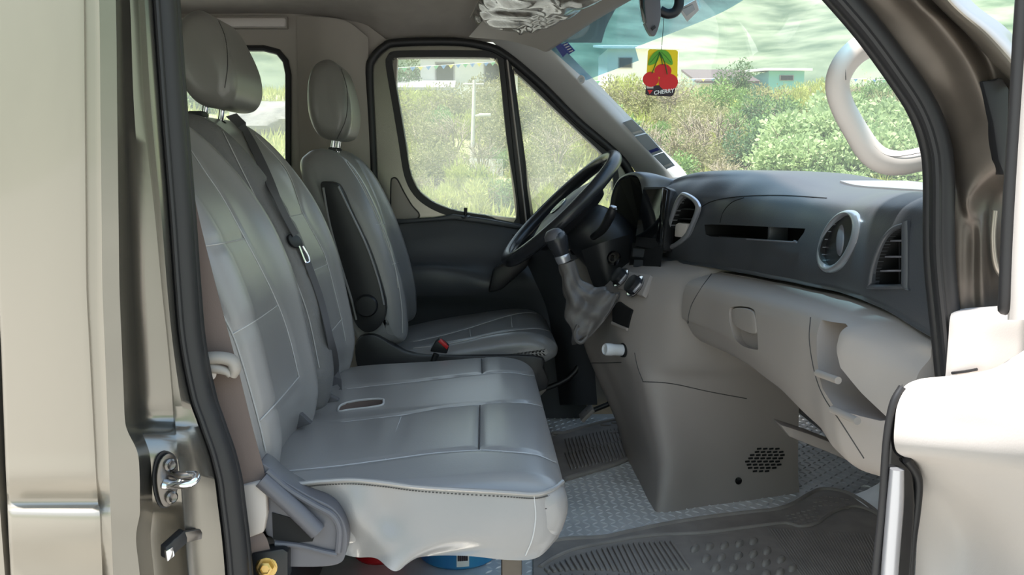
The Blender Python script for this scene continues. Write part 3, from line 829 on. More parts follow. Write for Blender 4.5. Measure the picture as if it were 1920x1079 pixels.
vv, ff = tubemesh([q[0] + q[1] * .0005 for q in seamline(sb, [(1001, 930), (1004, 970), (998, 1010), (985, 1042)], 30)], .0012, 6)
obj('corner_seam', vv, ff, 'seam_light', skirt)
# steel base under the cushion
rbox('seat_base', (-.36, .56, .185), (.08, .78, .19), 'black_plastic', bench, bevel=.01)
rbox('seat_pan', (-.14, .55, .315), (.48, .80, .02), 'black_plastic', bench, bevel=.004)
for yy in (.24, .90):
    rbox('leg', (.055, yy, .195), (.035, .035, .23), 'paint_dark', bench, bevel=.004)

BK = [(-.335, .405), (-.312, .466), (-.314, .53), (-.325, .594), (-.347, .70), (-.385, .80), (-.433, .88), (-.49, .95), (-.545, .995), (-.595, 1.008), (-.635, .985), (-.62, .92), (-.55, .77), (-.48, .6), (-.45, .45), (-.41, .395)]
def backrest(y0, y1, dx, seams, mats, dz=0):
    yc = (y0 + y1) / 2; hw = (y1 - y0) / 2
    def de(v):
        v = v.copy()
        s = (v.y - yc) / hw
        top = max(0, (v.z - .80) / .2)
        v.y = yc + (v.y - yc) * (1 - .10 * top * top)
        fx = float(np.interp(v.z, [.40, .53, .7, .8, .88, .95, 1.0], [-.33, -.314, -.347, -.385, -.433, -.49, -.545]))
        if v.x > fx - .05:
            k = max(0, 1 - (fx - v.x) / .05) if v.x < fx else 1
            v.x -= .022 * max(0, 1 - (s / .72) ** 4) * k
        v.x += dx; v.z += dz
        return v
    vs, fs = pillow(BK, y0, y1, .05, 150, 90, de)
    bv = bvh_of(vs, fs)
    lines = [seamline(bv, s, 50) for s in seams]
    vs = grooves(vs, lines, .004, .007)
    return vs, fs, lines
SO = [[(352, 385), (370, 463), (390, 540), (437, 628), (470, 730), (489, 800), (500, 848)],
      [(352, 268), (385, 318), (420, 370), (462, 447), (510, 540), (540, 615), (563, 706)],
      [(370, 463), (415, 456), (462, 447)], [(437, 627), (480, 602), (522, 573)], [(489, 790), (525, 752), (563, 707)]]
vs, fs, ln = backrest(.10, .545, 0, SO, 'leather')
ob = obj('backrest', vs, fs, 'leather', bench)
for l_ in ln: seamtubes('seam', [l_], .0012, 'seam_light', ob, -.0025)
SM = [[(480, 252), (540, 320), (570, 400), (600, 455), (616, 495), (640, 590), (650, 640)],
      [(538, 407), (570, 400)], [(580, 512), (616, 495)], [(615, 632), (644, 597)],
      [(415, 236), (470, 350), (530, 470), (575, 580), (600, 690)]]
vs, fs, ln = backrest(.56, 1.0, .012, SM, 'leather', .008)
mi = [1 if max(vs[k].y for k in f) < .637 else 0 for f in fs]
mb = obj('backrest', vs, fs, ['leather', 'leather_perf'], bench, mi=mi)
for l_ in ln: seamtubes('seam', [l_], .0012, 'seam_light', mb, -.0025)
rbox('belt_outlet', (-.575, .70, 1.018), (.03, .05, .012), 'black_plastic', mb, bevel=.003)

def headrest(parent, prof, y0, y1, posts, m, seams):
    yc = (y0 + y1) / 2; hw = (y1 - y0) / 2
    zs = [p[1] for p in prof]; zc = (max(zs) + min(zs)) / 2; hz = (max(zs) - min(zs)) / 2
    def de(v):
        v = v.copy(); t = (v.z - zc) / hz
        v.y = yc + (v.y - yc) * (1 - .10 * t * t - .05 * t)
        return v
    vs, fs = pillow(prof, y0, y1, .035, 90, 60, de)
    bv = bvh_of(vs, fs)
    lines = [seamline(bv, s, 40) for s in seams]
    vs = grooves(vs, lines, .003, .006)
    h = obj('headrest', vs, fs, m, parent)
    seamtubes('seam', lines, .0009, 'seam_dark', h, -.002)
    for p in posts:
        tube('post', [V(p) + V((-.012, 0, -.06)), V(p), V(p) + V((.012, 0, .09))], .0065, 'chrome', h, n=6, seg=12)
        lathe('collar', [(.013, 0), (.013, .006), (.008, .009)], V(p) + V((-.004, 0, -.022)), (.15, 0, 1), 'black_plastic', h, seg=14)
    return h
HM = [(-.612, 1.16), (-.597, 1.205), (-.565, 1.226), (-.535, 1.21), (-.508, 1.16), (-.49, 1.11), (-.488, 1.065), (-.505, 1.035), (-.54, 1.03), (-.575, 1.045), (-.603, 1.09)]
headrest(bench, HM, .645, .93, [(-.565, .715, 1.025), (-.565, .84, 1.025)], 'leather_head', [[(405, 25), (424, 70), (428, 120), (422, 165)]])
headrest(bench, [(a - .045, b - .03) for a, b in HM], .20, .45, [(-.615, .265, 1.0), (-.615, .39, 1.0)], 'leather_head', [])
# recliner shroud on the door side
def pY(pts, Y): return [at(x, y, Y=Y) for x, y in pts]
shr = prism('recliner_cover', pY(cr1([(484, 872), (500, 874), (530, 900), (580, 930), (620, 950), (642, 975), (651, 1005), (648, 1040), (636, 1058), (600, 1064), (545, 1064), (520, 1060), (512, 1012), (498, 1000), (490, 930)], 50, True), .050), (0, .045, 0), 'bracket_plastic', bench, bevel=.007, seg=3)
prism('cover_recess', pY([(510, 962), (560, 976), (590, 1006), (586, 1016), (560, 1018), (512, 1012)], .0485), (0, .004, 0), 'black_hole', shr)
tube('recliner_lever', pY([(490, 900), (520, 926), (560, 962), (596, 998)], .040), [.012, .012, .013, .013], 'bracket_plastic', shr, n=20, seg=12)
tube('cover_ridge', pY([(500, 884), (540, 918), (590, 948), (622, 966), (636, 992), (634, 1036)], .047), .005, 'bracket_plastic', shr, n=30, seg=8)
tube('cover_ridge', pY([(516, 1020), (560, 1024), (610, 1036), (632, 1040)], .047), .004, 'bracket_plastic', shr, n=16, seg=8)
for pts in ([(520, 905), (512, 896)],):
    lathe('screw', [(.004, 0), (.004, .002), (.002, .0025)], at(540, 936, Y=.046), (0, -1, 0), 'steel', shr, seg=10)
prism('hinge_link', pY([(486, 870), (497, 868), (520, 905), (512, 908)], .07), (0, .02, 0), 'black_plastic', bench, bevel=.003)
# belt stubs between the cushion and the backrests
for pts, Y_ in (([(520, 806), (542, 776), (556, 770), (584, 796), (570, 800), (548, 808)], .42), ([(600, 768), (612, 740), (624, 745), (636, 752), (622, 758)], .62)):
    prism('belt_stub', pY(pts, Y_), (0, .02, 0), 'belt_dark', bench, bevel=.003)

# ---- driver's seat
drv = thing('driver_seat', (0, 1.46, FZ), 'grey leather driver seat with folded-up armrest and tall headrest', 'seat')
DC = [(-.28, .38), (-.15, .418), (0, .443), (.1, .456), (.165, .452), (.205, .432), (.220, .408), (.20, .378), (.1, .355), (-.28, .33)]
vs, fs = pillow(DC, 1.215, 1.70, .04, 110, 70)
bv = bvh_of(vs, fs)
ln = [seamline(bv, s, 40) for s in ([(775, 640), (830, 628), (880, 614), (958, 590), (1000, 586), (1030, 600), (1044, 628)], [(958, 591), (960, 612)], [(880, 614), (882, 630)], [(775, 652), (850, 642), (930, 624), (1000, 615), (1040, 622)])]
vs = grooves(vs, ln, .004, .008)
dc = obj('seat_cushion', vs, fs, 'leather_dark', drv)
for l_ in ln: seamtubes('seam', [l_], .0014, 'seam_light', dc, -.0025)
DB = [(-.205, .43), (-.195, .5), (-.21, .6), (-.245, .72), (-.29, .83), (-.335, .905), (-.38, .945), (-.42, .957), (-.46, .945), (-.478, .9), (-.43, .75), (-.375, .6), (-.34, .45), (-.28, .42)]
yc = 1.46
def ddef(v):
    v = v.copy(); s = (v.y - yc) / .24
    top = max(0, (v.z - .75) / .2); v.y = yc + (v.y - yc) * (1 - .16 * top * top)
    fx = float(np.interp(v.z, [.43, .5, .6, .72, .83, .9, .95], [-.205, -.195, -.21, -.245, -.29, -.335, -.39]))
    if v.x > fx - .05:
        v.x -= .02 * max(0, 1 - (s / .7) ** 4) * max(0, min(1, 1 - (fx - v.x) / .05))
    return v
vs, fs = pillow(DB, 1.22, 1.70, .05, 120, 70, ddef)
bv = bvh_of(vs, fs)
ln = [seamline(bv, s, 40) for s in ([(648, 296), (680, 345), (715, 420), (742, 500), (754, 570), (756, 625)], [(672, 305), (700, 360), (720, 415), (741, 495), (748, 540)], [(706, 421), (722, 419)], [(736, 496), (748, 492)])]
vs = grooves(vs, ln, .004, .007)
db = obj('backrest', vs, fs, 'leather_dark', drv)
for l_ in ln: seamtubes('seam', [l_], .0014, 'seam_light', db, -.0025)
HD = [(-.468, 1.12), (-.458, 1.168), (-.435, 1.196), (-.402, 1.200), (-.372, 1.17), (-.352, 1.1), (-.347, 1.035), (-.362, .99), (-.40, .98), (-.442, .997), (-.465, 1.05)]
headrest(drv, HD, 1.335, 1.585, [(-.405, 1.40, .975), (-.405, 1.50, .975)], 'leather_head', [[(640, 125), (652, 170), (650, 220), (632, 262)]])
ar = prism('armrest', pY(cr1([(600, 346), (612, 341), (628, 343), (640, 354), (660, 400), (690, 462), (712, 525), (724, 575), (718, 605), (700, 622), (680, 622), (662, 600), (650, 550), (632, 480), (612, 400)], 40, True), 1.185), (0, .04, 0), 'black_plastic', drv, bevel=.006)
tube('armrest_piping', pY([(606, 352), (618, 420), (640, 500), (660, 565), (668, 600)], 1.184), .003, 'leather_dark', ar, n=20, seg=6)
tube('armrest_piping', pY([(634, 350), (658, 400), (688, 464), (710, 528), (720, 572)], 1.184), .003, 'leather_dark', ar, n=20, seg=6)
lathe('armrest_pivot', [(.030, 0), (.030, .012), (.026, .017), (.01, .018)], at(688, 573, Y=1.186), (0, -1, 0), 'black_plastic', ar, seg=26)
prism('seat_side_cover', pY(cr1([(668, 640), (700, 628), (740, 650), (770, 664), (830, 668), (1000, 668), (1020, 690), (1000, 740), (700, 740), (670, 690)], 40, True), 1.20), (0, .04, 0), 'black_plastic', drv, bevel=.008)
rbox('seat_base', (-.03, 1.46, .21), (.40, .40, .26), 'black_plastic', drv, bevel=.01)
bk = thing('belt_buckle', at(822, 660, Y=1.10), 'black seat belt buckle with a red button between the two seats', 'buckle')
prism('buckle_body', pY([(806, 660), (816, 642), (824, 636), (842, 650), (838, 664)], 1.10), (0, .03, 0), 'black_plastic', bk, bevel=.003)
prism('release_button', pY([(821, 641), (826, 637), (841, 650), (838, 656)], 1.097), (0, .02, 0), 'red_button', bk, bevel=.001)
tube('buckle_stalk', pY([(818, 664), (808, 690)], 1.11), .008, 'black_plastic', bk, n=8)

# ---- belts
b1 = thing('seat_belt', at(490, 1000, Y=.03), 'brown seat belt webbing hanging along the near door pillar', 'seat belt')
strap('webbing', [at(330, 330, Y=.05), at(352, 430, Y=.05), at(385, 560, Y=.05), at(420, 690, Y=.048), at(450, 810, Y=.046), at(474, 900, Y=.044), at(480, 960, Y=.044)], (1, .12, 0), .037, .0015, 'belt', b1)
prism('belt_sleeve', pY([(450, 912), (490, 903), (498, 908), (500, 968), (494, 1000), (462, 1012), (456, 1000)], .036), (0, .018, 0), 'sleeve', b1, bevel=.003)
prism('belt_anchor', pY([(470, 1040), (530, 1030), (540, 1036), (540, 1090), (474, 1100)], .03), (0, .03, 0), 'black_plastic', b1, bevel=.003)
lathe('anchor_bolt', [(.0145, 0), (.0145, .003), (.0105, .003), (.0105, .011), (.007, .012), (.006, .009)], at(500, 1064, Y=.03), (0, -1, .1), 'brass', b1, seg=6)
lathe('bolt_washer', [(.016, 0), (.016, .002), (.012, .003)], at(500, 1064, Y=.031), (0, -1, .1), 'brass', b1, seg=20)
strap('webbing_tail', [at(462, 1000, Y=.04), at(480, 1018, Y=.036), at(486, 1036, Y=.036)], (1, .1, 0), .032, .0015, 'belt', b1, n=8)
gd = thing('belt_guide', at(410, 735, Y=.02), 'beige plastic belt guide hook beside the near seat back', 'belt guide')
tube('hook', pY([(372, 676), (395, 672), (420, 672), (436, 678), (441, 692), (436, 706)], .028), [.013, .0125, .012, .012, .0115, .008], 'beige_trim', gd, n=30, seg=12, flat=.75)
tube('hook_arm', pY([(376, 690), (405, 692), (424, 697), (432, 706)], .024), [.008, .007, .006, .004], 'beige_trim', gd, n=16, seg=10)
lathe('pin', [(.009, 0), (.009, .008), (.006, .01)], at(394, 700, Y=.03), (.2, -1, 0), 'sleeve', gd, seg=16)

b2 = thing('seat_belt', at(600, 740, Y=.62), 'dark seat belt with metal tongue lying across the middle seat back', 'seat belt')
mbv = bvh_of([mb.matrix_world @ v.co for v in mb.data.vertices], [tuple(p.vertices) for p in mb.data.polygons]) if False else None
def onmid(x, y, off=.006):
    # the belt lies on the middle backrest
    p, n_ = hit(MIDBV, x, y)
    return p + n_ * off if p is not None else at(x, y, Y=.66)
_o = wloc(mb)
MIDBV = BVHTree.FromPolygons([v.co + _o for v in mb.data.vertices], [tuple(p.vertices) for p in mb.data.polygons])
up_ = [onmid(x, y, .011) for x, y in ((434, 216), (452, 248), (478, 302), (505, 360), (530, 410), (548, 444))]
lo_ = [onmid(x, y, .004) for x, y in ((556, 452), (578, 505), (600, 570), (618, 650), (627, 700))]
strap('webbing', up_, (.35, .9, .1), .022, .0016, 'belt_dark', b2, n=26)
strap('webbing', lo_ + [at(632, 745, Y=.66)], (.35, .9, .1), .022, .0016, 'belt_dark', b2, n=26)
tp = onmid(556, 452, .012)
pt = Plane(tp, (.75, -.6, .25))
prism('tongue_grip', [pt.at(x, y) for x, y in cr1([(541, 444), (548, 438), (562, 444), (568, 456), (564, 464), (554, 464), (545, 456)], 20, True)], -pt.n * .008, 'black_plastic', b2, bevel=.002)
tube('tongue_loop', [pt.at(x, y, .001) for x, y in ((560, 462), (570, 488), (574, 493), (579, 490), (576, 478), (567, 462))], .0022, 'chrome', b2, n=30, seg=8)

# ---- under the bench
rc = thing('red_container', (-.21, .64, FZ), 'red plastic tub on the floor under the bench seat', 'container')
lathe('tub', [(.046, 0), (.052, .006), (.058, .11), (.060, .12), (.060, .13), (.054, .132)], (-.215, .64, FZ + .001), (0, 0, 1), 'red', rc, seg=30)
lathe('lid', [(.062, 0), (.062, .010), (.03, .014)], (-.215, .64, FZ + .13), (0, 0, 1), 'red', rc, seg=30)
bc = thing('blue_tub', (-.045, .64, FZ), 'blue plastic tub with a barcode label under the bench seat', 'container')
lathe('tub', [(.076, 0), (.083, .006), (.088, .12), (.091, .125), (.091, .135), (.08, .137)], (-.045, .64, FZ + .001), (0, 0, 1), 'blue', bc, seg=40)
lathe('lid', [(.094, 0), (.094, .012), (.05, .016)], (-.045, .64, FZ + .136), (0, 0, 1), 'blue', bc, seg=40)
def onring(c, r, a, z): return V((c[0] + r * math.sin(a), c[1] - r * math.cos(a), z))
g = [[onring((-.045, .64), .0868, -.02 + .30 * j / 8, FZ + .012 + .055 * i) for j in range(9)] for i in range(2)]
lb = obj('barcode_label', [p for r in g for p in r], gridfaces(2, 9), 'white', bc)
bars = []
for k in range(14):
    aa = .02 + .22 * k / 13
    wd = .0012 if k % 3 else .0024
    bars.append(boxm(onring((-.045, .64), .0875, aa, FZ + .042), (wd, .0006, .034)))
v_, f_ = joinm(bars); tag(obj('barcode_bars', v_, f_, 'ink', lb), kind='stuff')

# ================================================================== DASHBOARD
dash = thing('dashboard', (.6, .9, .45), 'black and beige dashboard with round speaker, vents and glove box', 'dashboard')
XF = [(-.02, .655), (.05, .645), (.14, .628), (.22, .622), (.33, .628), (.5, .618), (.68, .590), (.85, .550), (1.0, .498), (1.1, .47), (1.2, .455), (1.45, .46), (1.72, .52)]
ZT = [(-.02, .862), (.2, .862), (.33, .856), (.5, .855), (.7, .858), (.9, .857), (1.05, .850), (1.3, .84), (1.72, .83)]
ZB = [(-.02, .655), (.05, .668), (.14, .688), (.22, .693), (.33, .690), (.5, .682), (.7, .676), (.9, .672), (1.1, .668), (1.72, .66)]
rows = []
for Y_ in np.concatenate([np.linspace(.025, .4, 22), np.linspace(.42, 1.72, 50)]):
    xf = interps(XF, Y_); zt = interps(ZT, Y_); zb = interps(ZB, Y_)
    hump = .028 * math.exp(-((Y_ - .92) / .30) ** 4)
    pr = [(1.0, .845), (.92, .862 + hump * .4), (.82, .868 + hump), (xf + .11, .872 + hump), (xf + .06, zt + .010 + hump * .6), (xf + .022, zt - .006), (xf + .006, zt - .03), (xf + .001, zt - .07), (xf + .002, zb + .05), (xf + .010, zb + .012), (xf + .024, zb), (.8, zb - .005), (1.0, zb)]
    rows.append([(x, float(Y_), z) for x, z in pr])
nr = len(rows)
secs = [cr1(r, 70, True) for r in rows]
dvs = [V(p) for s in secs for p in s]; dfs = gridfaces(nr, 70, False, True) + [tuple(range(70)), tuple(reversed(range((nr - 1) * 70, nr * 70)))]
body = obj('upper_dash', dvs, dfs, ['dash_black', 'black_hole'], dash)
dbv = bvh_of(dvs, dfs)
def dplane(x, y, bv=None):
    p, n_ = hit(bv or dbv, x, y)
    return Plane(p, n_)
cutters = []
def cutr(plane, pts, depth, m='black_hole'):
    c = prism('cutter', [plane.at(x, y, .03) for x, y in pts], -plane.n * (depth + .03), m, None, smooth=False)
    cutters.append(c)
def pxring(name, plane, outer, inner, h, m, parent, n=60, off=0.):
    """flat bevelled ring between two pixel outlines, standing h proud"""
    o = cr1(outer, n, True); i_ = cr1(inner, n, True)
    mid = [((a[0] + b[0]) / 2, (a[1] + b[1]) / 2) for a, b in zip(o, i_)]
    q1 = [((a[0] * 3 + b[0]) / 4, (a[1] * 3 + b[1]) / 4) for a, b in zip(o, i_)]
    q2 = [((a[0] + b[0] * 3) / 4, (a[1] + b[1] * 3) / 4) for a, b in zip(o, i_)]
    vs = []
    for l, hh in ((o, -.004), (o, h * .3), (q1, h * .85), (mid, h), (q2, h * .85), (i_, h * .3), (i_, -.012)):
        vs += [plane.at(x, y, off + hh) for x, y in l]
    return obj(name, vs, gridfaces(7, n, False, True), m, parent)
# tray slot
psl = dplane(1425, 436)
SL = [(1343, 422), (1352, 421), (1506, 429), (1503, 437), (1490, 452), (1480, 453), (1350, 444), (1344, 440)]
cutr(psl, SL, .07)
# round speaker
prs = dplane(1574, 453)
def ell(cx, cy, A, B, n=24): return [(cx + A * .405 * math.cos(t) + B * .914 * math.sin(t), cy - A * .914 * math.cos(t) + B * .405 * math.sin(t)) for t in [2 * math.pi * k / n for k in range(n)]]
RO = ell(1574, 453, 63, 31.5)
RI = ell(1573, 451, 51, 23)
cutr(prs, cr1(RI, 40, True), .03)
# side air vent near the door
pnv = dplane(1670, 485)
NO = [(1699, 418), (1703, 424), (1703, 535), (1699, 542), (1634, 543), (1628, 537), (1632, 510), (1642, 475), (1656, 445), (1675, 425)]
NI = [(1690, 428), (1692, 432), (1691, 528), (1688, 533), (1640, 534), (1636, 529), (1640, 505), (1649, 477), (1661, 451), (1676, 434)]
cutr(pnv, cr1(NI, 43, True), .047)
# centre air vent
pcv = dplane(1275, 425)
CO = [(1277, 363), (1283, 361), (1300, 370), (1310, 382), (1311, 396), (1300, 425), (1290, 446), (1270, 462), (1246, 474), (1240, 472), (1244, 452), (1256, 410), (1268, 376)]
CI = [(1281, 371), (1285, 370), (1298, 377), (1305, 387), (1304, 397), (1294, 423), (1284, 440), (1268, 454), (1250, 463), (1249, 461), (1253, 446), (1263, 410), (1274, 380)]
cutr(pcv, cr1(CI, 50, True), .05)
boolean_cut(body, cutters)
tube('tray_lip', [psl.at(x, y, .001) for x, y in ((1344, 441), (1351, 445), (1480, 454), (1490, 452))], .0022, 'bracket_plastic', body, n=20, seg=6)
rbox('tray_divider', psl.at(1433, 437, -.03), (.04, .012, .035), 'dash_black', body, bevel=.002)
sp = pxring('speaker_ring', prs, RO, RI, .008, 'silver_trim', dash)
prism('speaker_mesh', [prs.at(x, y, -.003) for x, y in cr1(RI, 40, True)], -prs.n * .003, 'black_plastic', sp)
cpx = prs.at(1573, 451, -.002)
lathe('speaker_cone', [(.030, -.004), (.026, .001), (.018, .003), (.006, .004)], cpx, prs.n, 'bracket_plastic', sp, seg=24, sx=.6)
nvp = pxring('side_vent_frame', pnv, NO, NI, .005, 'dash_black', dash, 70)
def slat_between(plane, a, b, h, m, parent, name='vent_slat', off=-.008, dep=.02):
    p0 = plane.at(*a, off); p1 = plane.at(*b, off)
    R = frame3((p1 - p0).normalized(), plane.n)
    c = (p0 + p1) / 2 - plane.n * dep / 2
    return rbox(name, c, (h, dep, (p1 - p0).length), m, parent, bevel=.0006, rot=R)
for (a, b) in (((1660, 452), (1692, 452)), ((1650, 482), (1692, 482)), ((1641, 509), (1692, 508))):
    slat_between(pnv, a, b, .003, 'bracket_plastic', nvp)
for xx in (1662, 1676):
    slat_between(pnv, (xx, 450), (xx, 532), .003, 'black_plastic', nvp, 'vent_vane', -.022, .02)
cvp = pxring('centre_vent_frame', pcv, CO, CI, .006, 'silver_trim', dash, 70)
for (a, b) in (((1262, 410), (1298, 412)), ((1258, 428), (1292, 430)), ((1268, 392), (1304, 394))):
    slat_between(pcv, a, b, .003, 'black_plastic', cvp)
prism('vent_thumbwheel', [pcv.at(x, y, .003) for x, y in ((1268, 421), (1273, 418), (1289, 420), (1288, 431), (1283, 446), (1266, 444))], -pcv.n * .02, 'handle_plastic', cvp, bevel=.003)
# lid line on the dash top
lid = seamline(dbv, [(1306, 400), (1322, 384), (1350, 374), (1400, 368), (1470, 367), (1550, 372)], 40)
seamtubes('lid_gap', [lid], .0014, 'black_hole', body, .0)
lid = seamline(dbv, [(1350, 418), (1356, 398), (1372, 380), (1395, 371)], 30)
seamtubes('lid_gap', [lid], .0010, 'black_hole', body, .0)

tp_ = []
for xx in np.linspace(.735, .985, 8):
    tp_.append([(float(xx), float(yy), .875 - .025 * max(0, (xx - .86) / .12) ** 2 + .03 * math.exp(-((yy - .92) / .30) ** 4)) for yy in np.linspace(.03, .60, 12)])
loft('sunlit_top_pad', tp_, 12, 24, 'dash_top_sunlit', dash, thick=(0, 0, -.02))  # pad added over the dash top, its pale colour imitating sun glare

# ---- instrument hood and display
hood = []
def P3(x, y, Y_): return at(x, y, Y=Y_)
hc = [[P3(1206, 440, 1.28), P3(1205, 400, 1.28), P3(1204, 360, 1.28), P3(1196, 333, 1.29), P3(1180, 328, 1.38), P3(1160, 338, 1.50), P3(1148, 362, 1.58), P3(1142, 400, 1.6), P3(1140, 440, 1.6)],
      [P3(1216, 440, 1.25), P3(1216, 400, 1.25), P3(1215, 352, 1.25), P3(1206, 328, 1.27), P3(1186, 323, 1.37), P3(1164, 333, 1.51), P3(1150, 358, 1.6), P3(1144, 400, 1.62), P3(1142, 440, 1.62)],
      [P3(1240, 440, 1.25), P3(1240, 400, 1.25), P3(1240, 348, 1.25), P3(1230, 328, 1.27), P3(1206, 325, 1.4), P3(1180, 336, 1.55), P3(1166, 360, 1.62), P3(1160, 400, 1.64), P3(1158, 440, 1.64)],
      [P3(1275, 440, 1.25), P3(1275, 400, 1.25), P3(1275, 352, 1.25), P3(1268, 338, 1.27), P3(1240, 336, 1.4), P3(1210, 342, 1.55), P3(1190, 360, 1.62), P3(1185, 400, 1.64), P3(1180, 440, 1.64)]]
loft('instrument_hood', hc, 20, 60, 'hood_sunlit', dash)
hr = [(1206, 450), (1206, 400), (1204, 360), (1196, 335), (1180, 330), (1162, 340), (1150, 364), (1143, 400), (1138, 450)]
hy = [1.285, 1.285, 1.285, 1.295, 1.385, 1.50, 1.58, 1.6, 1.6]
prism('cluster_face', [at(x, y, Y=Y_) for (x, y), Y_ in zip(hr, hy)], (.012, 0, 0), 'cluster', dash, smooth=False)
# centre display
ps = Plane(at(1218, 400, Y=1.12), (-.86, -.40, .22))
SC = [(1194, 446), (1209, 354), (1252, 352), (1240, 462)]
scr = prism('display_body', [ps.at(x, y, .0) for x, y in ((1190, 462), (1206, 350), (1247, 350), (1257, 356), (1243, 470))], -ps.n * .03, 'black_plastic', dash, bevel=.003)
prism('display_glass', [ps.at(x, y, .002) for x, y in ((1193, 444), (1207, 356), (1243, 355), (1232, 448))], -ps.n * .003, 'screen', scr)
prism('display_bezel', [ps.at(x, y, .004) for x, y in ((1232, 452), (1244, 353), (1253, 357), (1242, 466))], -ps.n * .006, 'black_gloss', scr, bevel=.001)
loft('centre_fascia', [[at(1186, 455, Y=1.2), at(1182, 480, Y=1.2), at(1178, 510, Y=1.2)], [at(1215, 460, Y=1.1), at(1210, 485, Y=1.1), at(1205, 520, Y=1.1)], [at(1245, 465, Y=1.02), at(1240, 490, Y=1.02), at(1236, 520, Y=1.02)]], 8, 8, 'black_plastic', dash)
for (x0, x1, y0, y1) in ((1186, 1222, 466, 484), (1188, 1220, 487, 503)):
    pf = Plane(at(1205, 480, Y=1.12) , (-.8, -.5, .15))
    prism('fascia_panel', [pf.at(x, y, .003) for x, y in ((x0 + 2, y0), (x1, y0 + 2), (x1 - 3, y1), (x0, y1 - 2))], -pf.n * .01, 'dash_black', dash, bevel=.002)

# ---- glove box and lower dash
XG = [(-.02, .665), (.04, .625), (.09, .585), (.13, .560), (.18, .556), (.25, .562), (.45, .552), (.6, .537), (.75, .510), (.86, .478)]
rows = []
for Y_ in np.concatenate([np.linspace(.025, .2, 22), np.linspace(.23, .865, 30)]):
    xg = interp(XG, Y_); zb = interps(ZB, Y_)
    near = max(0, 1 - abs(Y_ - .0) / .13)
    bot = interps([(-.02, .43), (.13, .43), (.3, .452), (.5, .475), (.7, .492), (.88, .50)], Y_)
    xs = interps(XF, Y_)
    pr = [(1.0, zb - .006), (xs + .06, zb - .006), (xs + .012, zb - .008), (xg + .020, zb - .026), (xg + .004, zb - .048), (xg, zb - .075), (xg + .0, .56), (xg + .010, bot + .05), (xg + .035, bot + .012), (xg + .085, bot), (.80, bot + .02), (1.0, bot + .05)]
    rows.append([(x, float(Y_), z) for x, z in pr])
secs = [cr1(r, 64, True) for r in rows]; nr = len(rows)
gvs = [V(p) for s in secs for p in s]; gfs = gridfaces(nr, 64, False, True) + [tuple(range(64)), tuple(reversed(range((nr - 1) * 64, nr * 64)))]
gb = obj('glove_box', gvs, gfs, ['beige_plastic', 'beige_console'], dash)
gbv = bvh_of(gvs, gfs)
cutters = []
ph = dplane(1396, 614, gbv)
HO = [(1374, 576), (1392, 575), (1408, 579), (1416, 590), (1420, 625), (1420, 652), (1414, 656), (1390, 650), (1377, 636), (1371, 605), (1370, 584)]
cutr(ph, cr1(HO, 40, True), .018, 'beige_console')
pk = dplane(1548, 680, gbv)
PO = [(1521, 600), (1558, 607), (1565, 612), (1567, 650), (1572, 690), (1590, 740), (1608, 788), (1600, 790), (1562, 768), (1540, 730), (1526, 670)]
cutr(pk, PO, .085, 'beige_console')
boolean_cut(gb, cutters)
prism('glove_box_latch', [ph.at(x, y, .0) for x, y in cr1([(1373, 580), (1392, 578), (1407, 582), (1414, 592), (1417, 622), (1410, 626), (1392, 620), (1379, 612), (1372, 600)], 30, True)], -ph.n * .01, 'beige_plastic', gb, bevel=.002)
for a, b in (((1535, 700), (1574, 714)), ((1563, 768), (1610, 790))):
    tube('pocket_bar', [pk.at(*a, .002), pk.at(*b, .002)], .006, 'beige_plastic', gb, n=4, seg=10)
seamtubes('panel_gap', [seamline(gbv, [(1334, 514), (1312, 545), (1294, 580), (1290, 620), (1296, 670), (1312, 715)], 40)], .0013, 'seam_dark', gb, .0)
seamtubes('panel_gap', [seamline(gbv, [(1520, 596), (1518, 640), (1528, 700), (1545, 745), (1575, 790), (1620, 860)], 40)], .0013, 'seam_dark', gb, .0)
# bracket under the glove box
prism('under_bracket', [at(x, y, Y=.62) for x, y in ((1462, 796), (1520, 815), (1640, 862), (1652, 892), (1560, 852), (1480, 820))], (0, .05, 0), 'beige_console', dash, bevel=.004)
